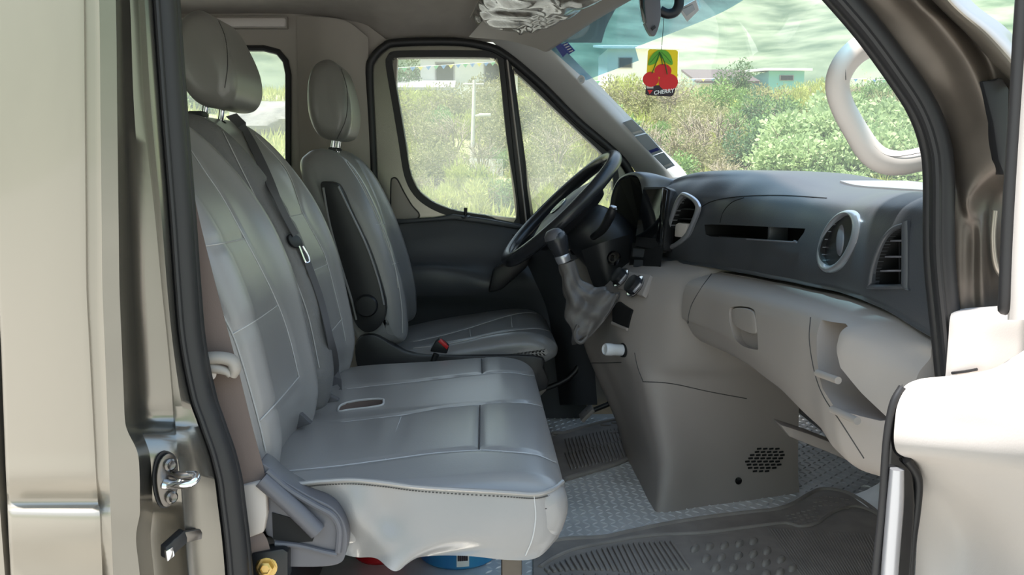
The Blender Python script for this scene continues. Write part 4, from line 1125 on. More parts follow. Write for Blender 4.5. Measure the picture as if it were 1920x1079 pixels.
# ================================================================== CENTRE CONSOLE
con = thing('centre_console', (.5, 1.1, FZ), 'taupe plastic centre console with gear lever boot and perforated lower panel', 'console')
CS = [(.680, [(.74, .852), (.64, .856), (.57, .88), (.535, .945), (.512, 1.01), (.50, 1.08), (.49, 1.2), (.49, 1.34), (.56, 1.42)]),
      (.648, [(.72, .86), (.60, .862), (.515, .885), (.465, .945), (.432, 1.01), (.42, 1.08), (.41, 1.2), (.43, 1.34), (.55, 1.42)]),
      (.60, [(.72, .862), (.58, .864), (.487, .885), (.432, .945), (.395, 1.01), (.372, 1.08), (.358, 1.2), (.37, 1.34), (.55, 1.42)]),
      (.55, [(.74, .866), (.58, .868), (.474, .888), (.414, .945), (.372, 1.01), (.348, 1.08), (.33, 1.2), (.33, 1.34), (.55, 1.42)]),
      (.44, [(.76, .90), (.60, .895), (.478, .90), (.41, .94), (.375, 1.0), (.35, 1.08), (.32, 1.2), (.312, 1.34), (.55, 1.42)]),
      (.395, [(.78, .93), (.62, .915), (.50, .915), (.415, .93), (.388, .98), (.365, 1.08), (.33, 1.2), (.318, 1.34), (.55, 1.42)]),
      (.32, [(.80, .965), (.64, .935), (.52, .92), (.435, .915), (.405, .97), (.385, 1.08), (.365, 1.2), (.345, 1.34), (.55, 1.42)]),
      (.20, [(.81, .985), (.66, .945), (.55, .92), (.458, .895), (.43, .95), (.42, 1.08), (.41, 1.2), (.395, 1.34), (.55, 1.42)]),
      (.13, [(.815, .99), (.67, .945), (.55, .915), (.452, .88), (.43, .93), (.425, 1.08), (.42, 1.2), (.42, 1.34), (.55, 1.42)]),
      (FZ, [(.82, .99), (.67, .94), (.55, .905), (.442, .868), (.425, .92), (.425, 1.08), (.425, 1.2), (.435, 1.34), (.55, 1.42)])]
rows = [[(x, y, z) for x, y in p] for z, p in CS]
g = loftpts(rows, 60, 70)
cvs = [p for r in g for p in r]; cfs = gridfaces(60, 70)
cb_ = obj('console_body', cvs, cfs, 'beige_console', con)
cbv = bvh_of(cvs, cfs)
pg = dplane(1428, 864, cbv)
sl_ = []
for ri, (y, x0, x1) in enumerate([(842, 1419, 1455), (848, 1412, 1460), (854, 1406, 1462), (860, 1400, 1462), (866, 1397, 1460), (872, 1397, 1456), (878, 1402, 1450), (884, 1408, 1440)]):
    n_ = int((x1 - x0) / 11) + 1
    for k in range(n_):
        xx = x0 + k * 11.3 + (ri % 2) * 3
        p0 = pg.at(xx, y, .0015); p1 = pg.at(xx + 7.5, y - .8, .0015)
        sl_.append(boxm((p0 + p1) / 2, (.0035, (p1 - p0).length, .004), frame3((0, 0, 1), (p1 - p0)) if False else Matrix(((p1 - p0).normalized(), pg.n, (p1 - p0).normalized().cross(pg.n))).transposed() @ Matrix(((0, 1, 0), (1, 0, 0), (0, 0, 1)))))
v_, f_ = joinm(sl_); tag(obj('grille_slots', v_, f_, 'black_hole', con), kind='stuff')
p_, n_ = hit(cbv, 1384, 902)
lathe('trim_screw', [(.009, 0), (.009, .003), (.004, .004)], p_, n_, 'black_gloss', con, seg=16)
for q in ([(1100, 681), (1140, 681), (1165, 680)], [(1190, 662), (1196, 690), (1206, 716)], [(1205, 716), (1260, 720), (1330, 735), (1400, 748)]):
    seamtubes('panel_gap', [seamline(cbv, q, 30)], .0013, 'seam_dark', con, .0)
# knobs, switch plate, pocket
pkp = dplane(1186, 534, cbv)
prism('switch_plate', [pkp.at(x, y, .004) for x, y in ((1168, 508), (1222, 517), (1206, 556), (1160, 542))], -pkp.n * .015, 'beige_console', con, bevel=.002)
for (x, y, s) in ((1168, 524, .027), (1195, 540, .029)):
    kb = lathe('climate_knob', [(s, 0), (s, .004), (s * .86, .006), (s * .80, .022), (s * .6, .024)], pkp.at(x, y, .003), pkp.n, 'black_plastic', con, seg=26)
    lathe('knob_ring', [(s * 1.05, .003), (s * 1.08, .006), (s * .9, .007)], pkp.at(x, y, .003), pkp.n, 'chrome', kb, seg=26)
    slat_between(Plane(pkp.at(x, y, .024), pkp.n), (x - 7, y + 8), (x + 7, y - 8), .006, 'silver_trim', kb, 'knob_grip', .003, .006)
pkq = dplane(1168, 592, cbv)
prism('console_pocket', [pkq.at(x, y, .003) for x, y in ((1150, 574), (1162, 566), (1186, 582), (1178, 616), (1150, 604))], -pkq.n * .006, 'black_hole', con)
tube('pocket_rim', [pkq.at(x, y, .003) for x, y in ((1150, 606), (1163, 612), (1178, 618))], .004, 'beige_console', con, n=8)
# plug
pw = thing('power_plug', at(1150, 665, Y=1.02), 'white power adapter plugged into the side of the centre console', 'plug')
pa = at(1168, 657, Y=1.02); pb = at(1126, 655, Y=.995)
ax = (pb - pa).normalized()
lathe('plug_body', [(.010, 0), (.0145, .004), (.0145, .030), (.0155, .034), (.0155, .050), (.013, .054), (.011, .050)], pa, ax, 'plug_white', pw, seg=24)
lathe('plug_socket', [(.018, -.012), (.018, .002), (.014, .004)], pa, ax, 'black_plastic', pw, seg=20)

# ---- gear lever
gl = thing('gear_lever', at(1100, 640, Y=1.1), 'gear lever with dark chrome-capped knob and grey leather boot', 'gear lever')
bt = [((1062, 492), (.021, .006), .021), ((1070, 522), (.026, -.002), .026), ((1083, 552), (.034, .016), .034), ((1100, 574), (.045, .040), .046), ((1118, 592), (.052, .064), .060), ((1124, 598), (.050, .064), .062)]
bvs = []
def ip(vals): return [float(v) for v in np.interp(np.linspace(0, 1, 36), np.linspace(0, 1, len(bt)), vals)]
ctr = cr1([tuple(P3(*b[0], 1.1)) for b in bt], 36); ax_ = ip([b[1][0] for b in bt]); az_ = ip([b[1][1] for b in bt]); ay_ = ip([b[2] for b in bt])
for i in range(36):
    for k in range(48):
        a = 2 * math.pi * k / 48
        t = i / 35
        fold = 1 + (.24 * math.sin(3 * a + 5 * t) * math.sin(math.pi * t) + .10 * math.sin(7 * a - 9 * t) * math.sin(math.pi * t) + .10 * math.sin(26 * t + 2 * a) * math.sin(math.pi * t))
        bvs.append(V(ctr[i]) + V((math.cos(a) * ax_[i] * fold, math.sin(a) * ay_[i] * fold, az_[i] * math.cos(a) * fold)))
obj('boot', bvs, gridfaces(36, 48, False, True), 'boot_leather', gl)
pbt = [(1158, 548), (1150, 575), (1130, 600), (1096, 640), (1082, 642), (1078, 628), (1088, 606)]
tube('boot_frame', [at(x, y, Y=1.06) for x, y in ((1158, 552), (1140, 586), (1114, 614), (1094, 640), (1082, 640), (1078, 626), (1084, 610))], .0055, 'boot_leather', gl, n=30, seg=8)
prism('boot_tab', [at(x, y, Y=1.055) for x, y in ((1080, 612), (1092, 616), (1094, 632), (1082, 642), (1076, 632))], (0, .02, 0), 'bracket_plastic', gl, bevel=.004)
lathe('lever_collar', [(.0175, 0), (.0195, .01), (.0195, .018), (.0165, .024)], P3(1058, 492, 1.1), (-.38, 0, 1), 'silver_trim', gl, seg=24)
lathe('knob', [(.016, 0), (.020, .012), (.0265, .035), (.0285, .052), (.025, .066), (.014, .075), (.004, .077)], P3(1055, 484, 1.1), (-.33, 0, 1), 'wheel_leather', gl, seg=28)
lathe('knob_cap', [(.0275, .054), (.026, .066), (.016, .0765), (.005, .079)], P3(1054, 484, 1.1), (-.36, -.0, 1), 'bracket_plastic', gl, seg=28)

# ================================================================== STEERING
sw = thing('steering_wheel', P3(1050, 390, 1.42), 'black leather steering wheel with central badge', 'steering wheel')
WC = P3(1051, 391, 1.42)
n_w = V((-.70, -.035, .72)).normalized()
Mw = frame3(n_w, (0, 1, 0))
def wp(a, r, h=0): return WC + Mw @ V((r * math.cos(a), r * math.sin(a), h))
RW = .212
vs, fs = tubemesh([wp(2 * math.pi * k / 90, RW, .0) for k in range(90)], .020, 16, True)
obj('rim', vs, fs, 'wheel_leather', sw)
lathe('airbag_cover', [(.12, -.055), (.135, -.03), (.125, -.010), (.08, .004), (.02, .008)], WC, n_w, 'black_plastic', sw, seg=36, sx=1., sy=.9, up=(0, 1, 0))
for a in (0, math.pi, math.pi * 1.5 - .3, math.pi * 1.5 + .3):
    p0 = wp(a, .07, -.02); p1 = wp(a, RW - .008, -.004)
    tube('spoke', [p0, (p0 + p1) / 2 - n_w * .004, p1], [.026, .019, .016], 'black_plastic', sw, n=10, seg=12, flat=.5, upv=tuple(n_w))
lathe('badge', [(.030, 0), (.030, .003), (.026, .004), (.004, .004)], WC + n_w * .006, n_w, 'bracket_plastic', sw, seg=30)
lathe('badge_ring', [(.030, .001), (.030, .005), (.026, .005), (.026, .001)], WC + n_w * .006, n_w, 'chrome', sw, seg=30)
bgm = []
for (x0, x1, y_) in ((-.014, .014, .010), (-.014, .014, 0), (-.014, .014, -.010)):
    bgm.append(boxm(WC + n_w * .0105 + Mw @ V((0, y_, 0)), (x1 - x0, .003, .002), Mw))
bgm.append(boxm(WC + n_w * .0105 + Mw @ V((0, 0, 0)), (.003, .022, .002), Mw))
v_, f_ = joinm(bgm); obj('badge_emblem', v_, f_, 'chrome', sw)
sc_ = thing('steering_column', P3(1120, 520, 1.36), 'black steering column shroud with ignition lock and indicator stalk', 'steering column')
cs_ = []
for (c, r1, r2) in ((WC - n_w * .05, .05, .055), (P3(1085, 415, 1.36), .062, .07), (P3(1120, 440, 1.36), .080, .085), (P3(1150, 470, 1.36), .095, .09), (P3(1180, 510, 1.36), .10, .10)):
    cs_.append([V(c) + Mw @ V((math.cos(2 * math.pi * k / 24) * r2, math.sin(2 * math.pi * k / 24) * r1, 0)) for k in range(24)])
loft('shroud', cs_, 24, 40, 'black_plastic', sc_, closed_c=True, caps=True)
loft('lower_shroud', [[P3(1090, 470, 1.25), P3(1110, 530, 1.25), P3(1135, 580, 1.25), P3(1150, 640, 1.25)], [P3(1130, 455, 1.22), P3(1140, 520, 1.22), P3(1150, 575, 1.22), P3(1160, 640, 1.22)], [P3(1180, 440, 1.24), P3(1180, 510, 1.24), P3(1175, 565, 1.24), P3(1172, 640, 1.24)]], 12, 20, 'black_plastic', sc_)
tube('indicator_stalk', [P3(1112, 445, 1.24), P3(1130, 430, 1.18), P3(1144, 405, 1.14), P3(1150, 390, 1.13)], [.009, .012, .013, .011], 'black_plastic', sc_, n=16, seg=12)
lathe('stalk_tip', [(.0085, 0), (.0085, .003), (.005, .004)], P3(1150, 389, 1.13), (.2, -.3, 1), 'silver_trim', sc_, seg=16)
lathe('ignition_lock', [(.020, 0), (.020, .006), (.013, .008)], P3(1152, 485, 1.21), (-.6, -.75, .2), 'black_gloss', sc_, seg=22)
lathe('ignition_ring', [(.0125, .006), (.0125, .010), (.009, .010), (.009, .006)], P3(1152, 485, 1.21), (-.6, -.75, .2), 'steel', sc_, seg=22)
slat_between(Plane(P3(1152, 485, 1.20), (-.6, -.75, .2)), (1152, 480), (1152, 490), .004, 'steel', sc_, 'key_slot', .0, .006)
# knee panel under the column
kp = tag(loft('knee_panel', [[P3(960, 440, 1.68), P3(1000, 520, 1.66), P3(1030, 600, 1.66), P3(1050, 760, 1.66)], [P3(1050, 450, 1.5), P3(1060, 530, 1.48), P3(1060, 600, 1.48), P3(1075, 760, 1.48)], [P3(1110, 480, 1.4), P3(1110, 540, 1.4), P3(1110, 620, 1.4), P3(1120, 760, 1.4)]], 16, 20, 'dash_black'), 'dark knee panel under the steering wheel beside the console', 'panel')
prism('switch_panel', [P3(x, y, 1.395) for x, y in ((1058, 468), (1098, 465), (1112, 520), (1116, 572), (1092, 566), (1066, 530))], (0, .02, 0), 'beige_console', kp, bevel=.003)
lamp_ = thing('mirror_switch', P3(1073, 480, 1.39), 'small round mirror adjustment switch on the panel behind the gear knob', 'switch')
lathe('switch_bezel', [(.024, 0), (.024, .004), (.016, .006)], P3(1078, 474, 1.392), (-.3, -.7, .6), 'bracket_plastic', lamp_, seg=20)
lathe('switch_knob', [(.012, .005), (.011, .012), (.006, .013)], P3(1078, 474, 1.392), (-.3, -.7, .6), 'black_plastic', lamp_, seg=20)
# pedals
for nm, x, y in (('brake_pedal', 1010, 735), ('accelerator_pedal', 1100, 775)):
    pd = thing(nm, at(x, y, Y=1.45), ('black brake pedal with pale edge in the driver footwell' if nm[0] == 'b' else 'dark accelerator pedal in the driver footwell beside the console'), 'pedal')
    rbox('pad', at(x, y, Y=1.45), (.05, .07, .012), 'rubber', pd, bevel=.003, rot=Matrix.Rotation(-.8, 3, 'Y'))
    tube('arm', [at(x, y, Y=1.45), at(x, y, Y=1.45) + V((.10, 0, .05)), at(x, y, Y=1.45) + V((.16, 0, .16))], .008, 'black_plastic', pd, n=8)

# ================================================================== ROOF AND GLASS FITTINGS
rv = thing('rear_view_mirror', at(1225, 60, Y=.9), 'dark grey rear-view mirror on a curved arm at the top of the windshield', 'mirror')
MP = [(1202, -60, .86), (1204, 10, .86), (1210, 45, .86), (1222, 66, .87), (1232, 62, .88), (1240, 30, .9), (1238, -20, .9), (1232, -60, .9)]
prism('mirror_housing', [at(x, y, Y=.86) for x, y in cr1([(1201, -50), (1203, 10), (1209, 42), (1222, 67), (1231, 62), (1239, 32), (1238, 0), (1236, -50)], 30, True)], (.030, .20, .026), 'bracket_plastic', rv, bevel=.007, seg=3)
prism('mirror_edge', [at(x, y, Y=.853) for x, y in ((1199, -50), (1201, 10), (1206, 40), (1212, 45), (1209, 10), (1207, -50))], (.030, .20, .026), 'black_gloss', rv, bevel=.003)
tube('mirror_arm', [at(x, y, Y=.93) for x, y in ((1238, 20), (1252, 26), (1266, 22), (1273, 8), (1272, -12), (1262, -50))], .0115, 'black_plastic', rv, n=30, seg=12)
prism('mirror_switch', [at(x, y, Y=.852) for x, y in ((1221, 52), (1228, 47), (1230, 52), (1224, 57))], (0, .01, 0), 'black_plastic', rv)

# air freshener: card with plain cherries and its word
af = thing('air_freshener', at(1238, 180, Y=.92), 'cherry air freshener card hanging from the rear-view mirror', 'air freshener')
YF = .92
fp = Plane(at(1238, 135, Y=YF), (-.10, -1, 0))
def FQ(pts, off): return [fp.at(x, y, off) for x, y in pts]
card = [(1219, 92), (1268, 94), (1271, 97), (1270, 150), (1265, 172), (1262, 179), (1258, 181), (1214, 179), (1210, 176), (1211, 160), (1213, 130), (1215, 96), (1217, 93)]
cdo = prism('card', FQ(card, 0), -fp.n * .002, 'yellow', af, smooth=False)
prism('lower_print', FQ([(1211, 160), (1268, 160), (1265, 172), (1262, 179), (1258, 181), (1214, 179), (1210, 176)], .0008), -fp.n * .0006, 'ink', cdo, smooth=False)
def disc(name, cx, cy, rx, ry, off, m, th=.0008, n=30):
    return prism(name, FQ([(cx + rx * math.cos(2 * math.pi * k / n), cy + ry * math.sin(2 * math.pi * k / n)) for k in range(n)], off), -fp.n * th, m, cdo, smooth=False)
disc('cherry', 1243, 133, 16, 13, .0012, 'cherry')
disc('cherry', 1220, 149, 15, 14, .0020, 'cherry', .0016)
disc('cherry', 1253, 154, 18, 16, .0026, 'cherry', .0022)
prism('leaf', FQ(cr1([(1215, 122), (1219, 108), (1228, 98), (1237, 94), (1237, 104), (1232, 116), (1224, 121)], 24, True), .0030), -fp.n * .0008, 'green', cdo, smooth=False)
prism('leaf', FQ(cr1([(1238, 94), (1250, 96), (1258, 106), (1261, 121), (1252, 120), (1244, 113), (1238, 104)], 24, True), .0030), -fp.n * .0008, 'green', cdo, smooth=False)
for a in ([(1237, 98), (1230, 118), (1222, 138)], [(1238, 100), (1246, 118), (1251, 140)], [(1237, 100), (1240, 112), (1242, 122)]):
    tube('stalk', FQ(a, .0034), .0011, 'green_dark', cdo, n=10, seg=6)
tube('leaf_rib', FQ([(1236, 98), (1226, 110), (1218, 119)], .0034), .0005, 'green_dark', cdo, n=6, seg=5)
tube('leaf_rib', FQ([(1240, 98), (1250, 108), (1258, 118)], .0034), .0005, 'green_dark', cdo, n=6, seg=5)
prism('red_triangle', FQ([(1214, 169), (1224, 169), (1218, 177)], .0016), -fp.n * .0006, 'cherry', cdo, smooth=False)
prism('small_print', FQ([(1212, 161), (1225, 161), (1225, 166), (1212, 166)], .0014), -fp.n * .0005, 'handle_plastic', cdo, smooth=False)
def text(name, body, size, M, m, parent, ext=.0003, shear=0.):
    cu = bpy.data.curves.new(name, 'FONT'); cu.body = body; cu.size = size; cu.extrude = ext; cu.align_x = 'CENTER'; cu.align_y = 'CENTER'; cu.shear = shear
    cu.offset = size * .02
    to = bpy.data.objects.new(name + '_t', cu); COL.objects.link(to)
    bpy.context.view_layer.update()
    dg = bpy.context.evaluated_depsgraph_get(); me = bpy.data.meshes.new_from_object(to.evaluated_get(dg))
    vs = [M @ v.co for v in me.vertices]; fs = [tuple(p.vertices) for p in me.polygons]
    bpy.data.objects.remove(to); bpy.data.curves.remove(cu)
    return obj(name, vs, fs, m, parent, smooth=False)
cx = fp.at(1244, 172.5, .0040)
ex = (fp.at(1258, 171.0, .0040) - fp.at(1230, 174.5, .0040)).normalized(); ez = fp.n; ey = ez.cross(ex)
Mt = Matrix((ex, ey, ez)).transposed().to_4x4(); Mt.translation = cx
text('word_cherry', 'CHERRY', .0125, Mt, 'white', cdo, shear=.2)
tube('string', [at(1240, 94, Y=YF), at(1243, 60, Y=YF), at(1245, 28, Y=.93)], .0007, 'seam_dark', af, n=10, seg=6)

# stickers on the windshield
def sticker(name, pts, m, label, cat='sticker', group=None, th=.002):
    mx_, my_ = sum(p[0] for p in pts) / len(pts), sum(p[1] for p in pts) / len(pts)
    c, nn = hit(wbv, mx_, my_)
    while c is None:
        mx_ += 3; my_ += 1
        c, nn = hit(wbv, mx_, my_)
    pln = Plane(c, nn)
    o = prism(name, [pln.at(x, y, .006) for x, y in pts], nn * th, m, None, smooth=False)
    return tag(o, label, cat, group), pln
sticker('blue_sticker', [(1043, 82), (1052, 76), (1066, 96), (1058, 104)], 'tag_blue', 'deep blue sticker in the upper far corner of the windshield')
o, pln = sticker('document_sticker', [(1056, 80), (1066, 76), (1080, 92), (1069, 99)], 'handle_plastic', 'pale violet sticker with small print beside the blue one on the windshield')
o.data.materials[0] = MATS['tag_blue']
for k in range(4):
    pq = prism('print_line', [pln.at(x, y, .009) for x, y in ((1060 + k * 3.2, 80 + k * 4.2), (1067 + k * 3.2, 77 + k * 4.2), (1068 + k * 3.2, 78.5 + k * 4.2), (1061 + k * 3.2, 81.5 + k * 4.2))], pln.n * .001, 'white', o, smooth=False)
for k, (pts, lb_) in enumerate((([(1166, 229), (1188, 221), (1213, 246), (1192, 252)], 'grey transit tag nearest the roof of three along the windshield edge'),
                               ([(1192, 254), (1215, 248), (1246, 282), (1226, 289)], 'middle grey transit tag of three along the windshield edge'),
                               ([(1228, 290), (1247, 283), (1268, 308), (1252, 315)], 'lowest grey transit tag of three near the dashboard end'))):
    o, pln = sticker('windshield_tag', pts, 'tag_grey', lb_, group='tags along the windshield edge')
    a, b = pts[2], pts[3]
    f2 = lambda u, v: pln.at(pts[3][0] + (pts[2][0] - pts[3][0]) * u + (pts[0][0] - pts[3][0]) * v * .25, pts[3][1] + (pts[2][1] - pts[3][1]) * u + (pts[0][1] - pts[3][1]) * v * .25, .009)
    prism('tag_stripe', [f2(.1, .5), f2(.9, .5), f2(.9, 1.), f2(.1, 1.)], pln.n * .001, 'white' if k != 1 else 'tag_blue', o, smooth=False)
o, pln = sticker('round_sticker', [(1092 + 7 * math.cos(a * .4), 146 + 8 * math.sin(a * .4)) for a in range(16)], 'white', 'small round white sticker on the windshield by the far pillar')
prism('sticker_mark', [pln.at(x, y, .009) for x, y in ((1089, 144), (1095, 142), (1095, 149), (1090, 150))], pln.n * .001, 'tag_grey', o, smooth=False)
o, pln = sticker('paper_slip', [(1276, 12), (1308, -6), (1314, 14), (1292, 36)], 'white', 'white printed paper slip at the top of the windshield beside the mirror', 'paper')
prism('slip_print', [pln.at(x, y, .009) for x, y in ((1283, 12), (1303, 2), (1307, 12), (1292, 24))], pln.n * .001, 'tag_grey', o, smooth=False)

# sun visor in crinkled plastic wrap
vz = thing('sun_visor', at(1000, 60, Y=1.35), 'beige driver sun visor still in crinkled clear plastic wrap', 'sun visor')
VR = [[(860, -40, 1.50, 0), (900, 0, 1.50, 0), (950, 40, 1.50, 0), (1000, 80, 1.50, 0)], [(930, -60, 1.35, 0), (970, -20, 1.35, 0), (1010, 25, 1.35, 0), (1050, 66, 1.35, 0)],
      [(1010, -80, 1.2, 0), (1050, -40, 1.2, 0), (1090, 0, 1.2, 0), (1130, 40, 1.2, 0)], [(1080, -90, 1.08, 0), (1120, -60, 1.08, 0), (1160, -20, 1.08, 0), (1190, 10, 1.08, 0)]]
def vpt(u, v):   # u along Y (0 far .. 1 near), v rear..front
    y = 1.60 - .50 * u
    x = -.02 + .05 * u + (.20 + .10 * u) * v
    z = 1.345 + .02 * u - .035 * v - .012 * math.sin(math.pi * v)
    return V((x, y, z))
nu, nv = 60, 40
top = []; botm = []
rnd = random.Random(3)
for i in range(nu):
    for j in range(nv):
        u, v = i / (nu - 1), j / (nv - 1)
        p = vpt(u, v)
        e = min(u, 1 - u, v, 1 - v); k = min(1, e / .12) ** .5
        wr_ = .0035 * (math.sin(25 * u + 13 * v + 3 * math.sin(9 * v)) + math.sin(15 * v - 21 * u + 4 * math.sin(7 * u)))
        botm.append(p - V((0, 0, .016 * k - wr_ * k))); top.append(p + V((0, 0, .012 * k)))
F1 = gridfaces(nu, nv)
obj('wrap', botm, F1, 'plastic_wrap', vz)
core = [p + V((0, 0, .006)) for p in botm]
obj('visor_board', core + top, F1 + [tuple(q + nu * nv for q in f) for f in F1], 'visor', vz)

# ================================================================== FLOOR MATS
mp = thing('floor_mat', (.55, .6, FZ), 'dark grey ribbed rubber mat in the passenger footwell', 'floor mat')
MZ = FZ + .006
mo = [(1000, 1034), (1012, 1022), (1060, 1012), (1130, 1008), (1170, 1000), (1240, 985), (1320, 972), (1400, 962), (1455, 956), (1490, 944), (1520, 926), (1545, 918), (1590, 926), (1640, 958), (1680, 1000), (1740, 1180), (1000, 1180)]
def zf(x, y, z): return at(x, y, Z=z)
prism('mat_base', [zf(x, y, MZ) for x, y in cr1(mo[:15], 60) + mo[15:]], (0, 0, -.005), 'rubber', mp)
tube('mat_rim', [zf(x, y, MZ) for x, y in mo[:15]], .006, 'rubber', mp, n=80, seg=8)
tube('mat_border', [zf(x, y, MZ + .001) for x, y in ((1012, 1064), (1040, 1046), (1080, 1030), (1150, 1016), (1220, 1005), (1320, 1000), (1400, 990), (1470, 982), (1500, 988), (1530, 982), (1560, 962), (1600, 950), (1640, 962), (1670, 990))], .005, 'rubber', mp, n=80, seg=8)
# ribs
rb_ = None
rib_pts = []
for k in range(25):
    t = k / 24
    x0 = 1022 + 236 * t; y0 = interp([(0, 1068), (.2, 1048), (.45, 1031), (.7, 1021), (1, 1017)], t)
    x1 = x0 + 8 + 30 * t; y1 = y0 + 8 + 46 * min(1, t * 1.6)
    rib_pts.append(((x0, y0), (x1, y1)))
for (a, b) in rib_pts:
    p0 = zf(*a, MZ); p1 = zf(*b, MZ); d_ = (p1 - p0)
    ang = math.atan2(d_.y, d_.x)
    rbox('rib', (p0 + p1) / 2 + V((0, 0, .002)), (max(.012, d_.length), .0075, .008), 'rubber', mp, bevel=.003, rot=Matrix.Rotation(ang, 3, 'Z'))
for k in range(22):
    a = (1030 + 11 * k, 1079 + (3 if k % 2 else 0)); 
    p0 = zf(*a, MZ); p1 = zf(a[0] + 40, a[1] + 60, MZ); d_ = p1 - p0
    rbox('rib', (p0 + p1) / 2 + V((0, 0, .002)), (d_.length, .0075, .008), 'rubber', mp, bevel=.003, rot=Matrix.Rotation(math.atan2(d_.y, d_.x), 3, 'Z'))
ov = [(1303, 1031), (1330, 1028), (1358, 1026), (1386, 1022), (1412, 1018), (1324, 1050), (1352, 1048), (1384, 1045), (1412, 1042), (1438, 1036), (1342, 1068), (1374, 1068), (1406, 1064), (1436, 1058), (1464, 1052), (1372, 1088), (1404, 1088), (1436, 1080), (1462, 1076), (1486, 1068)]
for (x, y) in ov:
    c = zf(x, y, MZ)
    lathe('grip_stud', [(.016, 0), (.0145, .005), (.009, .009), (.002, .0095)], c, (0, 0, 1), 'rubber', mp, seg=14, sx=.55, sy=1.25, up=(.6, 1, 0))
loft('heel_pad', [[zf(x, y, MZ + .001) for x, y in ((1290, 1008), (1410, 998), (1440, 1010))], [zf(x, y, MZ + .001) for x, y in ((1340, 1079), (1440, 1050), (1520, 1079))], [zf(x, y, MZ + .001) for x, y in ((1400, 1170), (1500, 1150), (1590, 1170))]], 8, 12, 'rubber', mp)
lines_ = []
for k in range(34):
    t = k / 33
    a = zf(1440 + 190 * t, 992 + 10 * t, MZ + .0005); b = zf(1560 + 150 * t, 1160, MZ + .0005)
    lines_.append(tubemesh([a, b], .0016, 5))
v_, f_ = joinm(lines_); tag(obj('fine_ribs', v_, f_, 'rubber', mp), kind='stuff')
stud = []
for i in range(6):
    for j in range(4):
        c = zf(1476 + i * 10 + j * 4, 968 - i * 2.5 + j * 6, MZ)
        stud.append(boxm(c + V((0, 0, .001)), (.008, .005, .003)))
for i in range(7):
    for j in range(3):
        c = zf(1528 + i * 10, 932 + j * 8 + abs(i - 2) * 1.5, MZ); stud.append(boxm(c + V((0, 0, .001)), (.008, .005, .003)))
v_, f_ = joinm(stud); tag(obj('small_studs', v_, f_, 'rubber', mp), kind='stuff')

md = thing('floor_mat', (.35, 1.5, FZ), 'dark ribbed rubber mat in the driver footwell under the pedals', 'floor mat')
mo2 = [(1040, 905), (1062, 898), (1110, 884), (1160, 868), (1192, 850), (1195, 826), (1180, 806), (1165, 788), (1120, 795), (1060, 812), (1030, 820)]
prism('mat_base', [zf(x, y, MZ) for x, y in mo2], (0, 0, -.005), 'rubber', md)
tube('mat_rim', [zf(x, y, MZ) for x, y in mo2], .007, 'rubber', md, closed=True, n=70, seg=8)
for k in range(17):
    for (ya, yb, sk) in ((826, 850, 8), (852, 882, 12)):
        x = 1060 + 6.6 * k
        sh = -.22 * (x - 1060)
        p0 = zf(x, ya + sh, MZ); p1 = zf(x + sk, yb + sh, MZ); d_ = p1 - p0
        rbox('rib', (p0 + p1) / 2 + V((0, 0, .002)), (d_.length, .0045, .008), 'rubber', md, bevel=.0015, rot=Matrix.Rotation(math.atan2(d_.y, d_.x), 3, 'Z'))
for (x, y) in ((1136, 798), (1156, 794), (1150, 812), (1170, 822), (1178, 836)):
    lathe('grip_stud', [(.018, 0), (.016, .004), (.008, .006)], zf(x, y, MZ), (0, 0, 1), 'rubber', md, seg=12, sx=.6)

# ================================================================== OUTSIDE
gr = tag(obj('ground', [(-95, -95, GZ), (95, -95, GZ), (95, 16, GZ), (-95, 16, GZ)], [(0, 1, 2, 3)], 'asphalt', smooth=False), kind='structure')
def hz(x, y):
    base = GZ
    t = max(0, y - 13)
    h = base + 4.7 * (1 - math.exp(-(t / 17) ** 1.5)) if t > 0 else base
    h += .35 * math.sin(x * .35 + 1) * math.sin(y * .27) * min(1, t / 6)
    if y > 48: h += (y - 48) * .03
    return h
NX, NY = 120, 60
hv = []; ys_ = [12 + 60 * (j / (NY - 1)) ** 1.3 for j in range(NY)]
for i in range(NX):
    for j in range(NY):
        x = -50 + 130 * i / (NX - 1); hv.append((x, ys_[j], hz(x, ys_[j])))
tag(obj('hillside', hv, gridfaces(NX, NY), 'soil'), kind='structure')
# green mountains ahead; ring carried on unseen behind to block low sky light
mv = []
for i in range(120):
    a = 2 * math.pi * i / 120
    for j in range(16):
        r = 85 + 260 * j / 15
        z = 6.5 + 92 * (j / 15) ** 1.1 + 5 * math.sin(a * 9) * (j / 15) + 1.2 * math.sin(a * 17 + .6 * j) * min(1, j / 3)
        if j == 0: z = -1.
        mv.append((r * math.cos(a), r * math.sin(a), z))
tag(obj('mountain', mv, gridfaces(120, 16, True, False), 'mountain'), kind='structure')

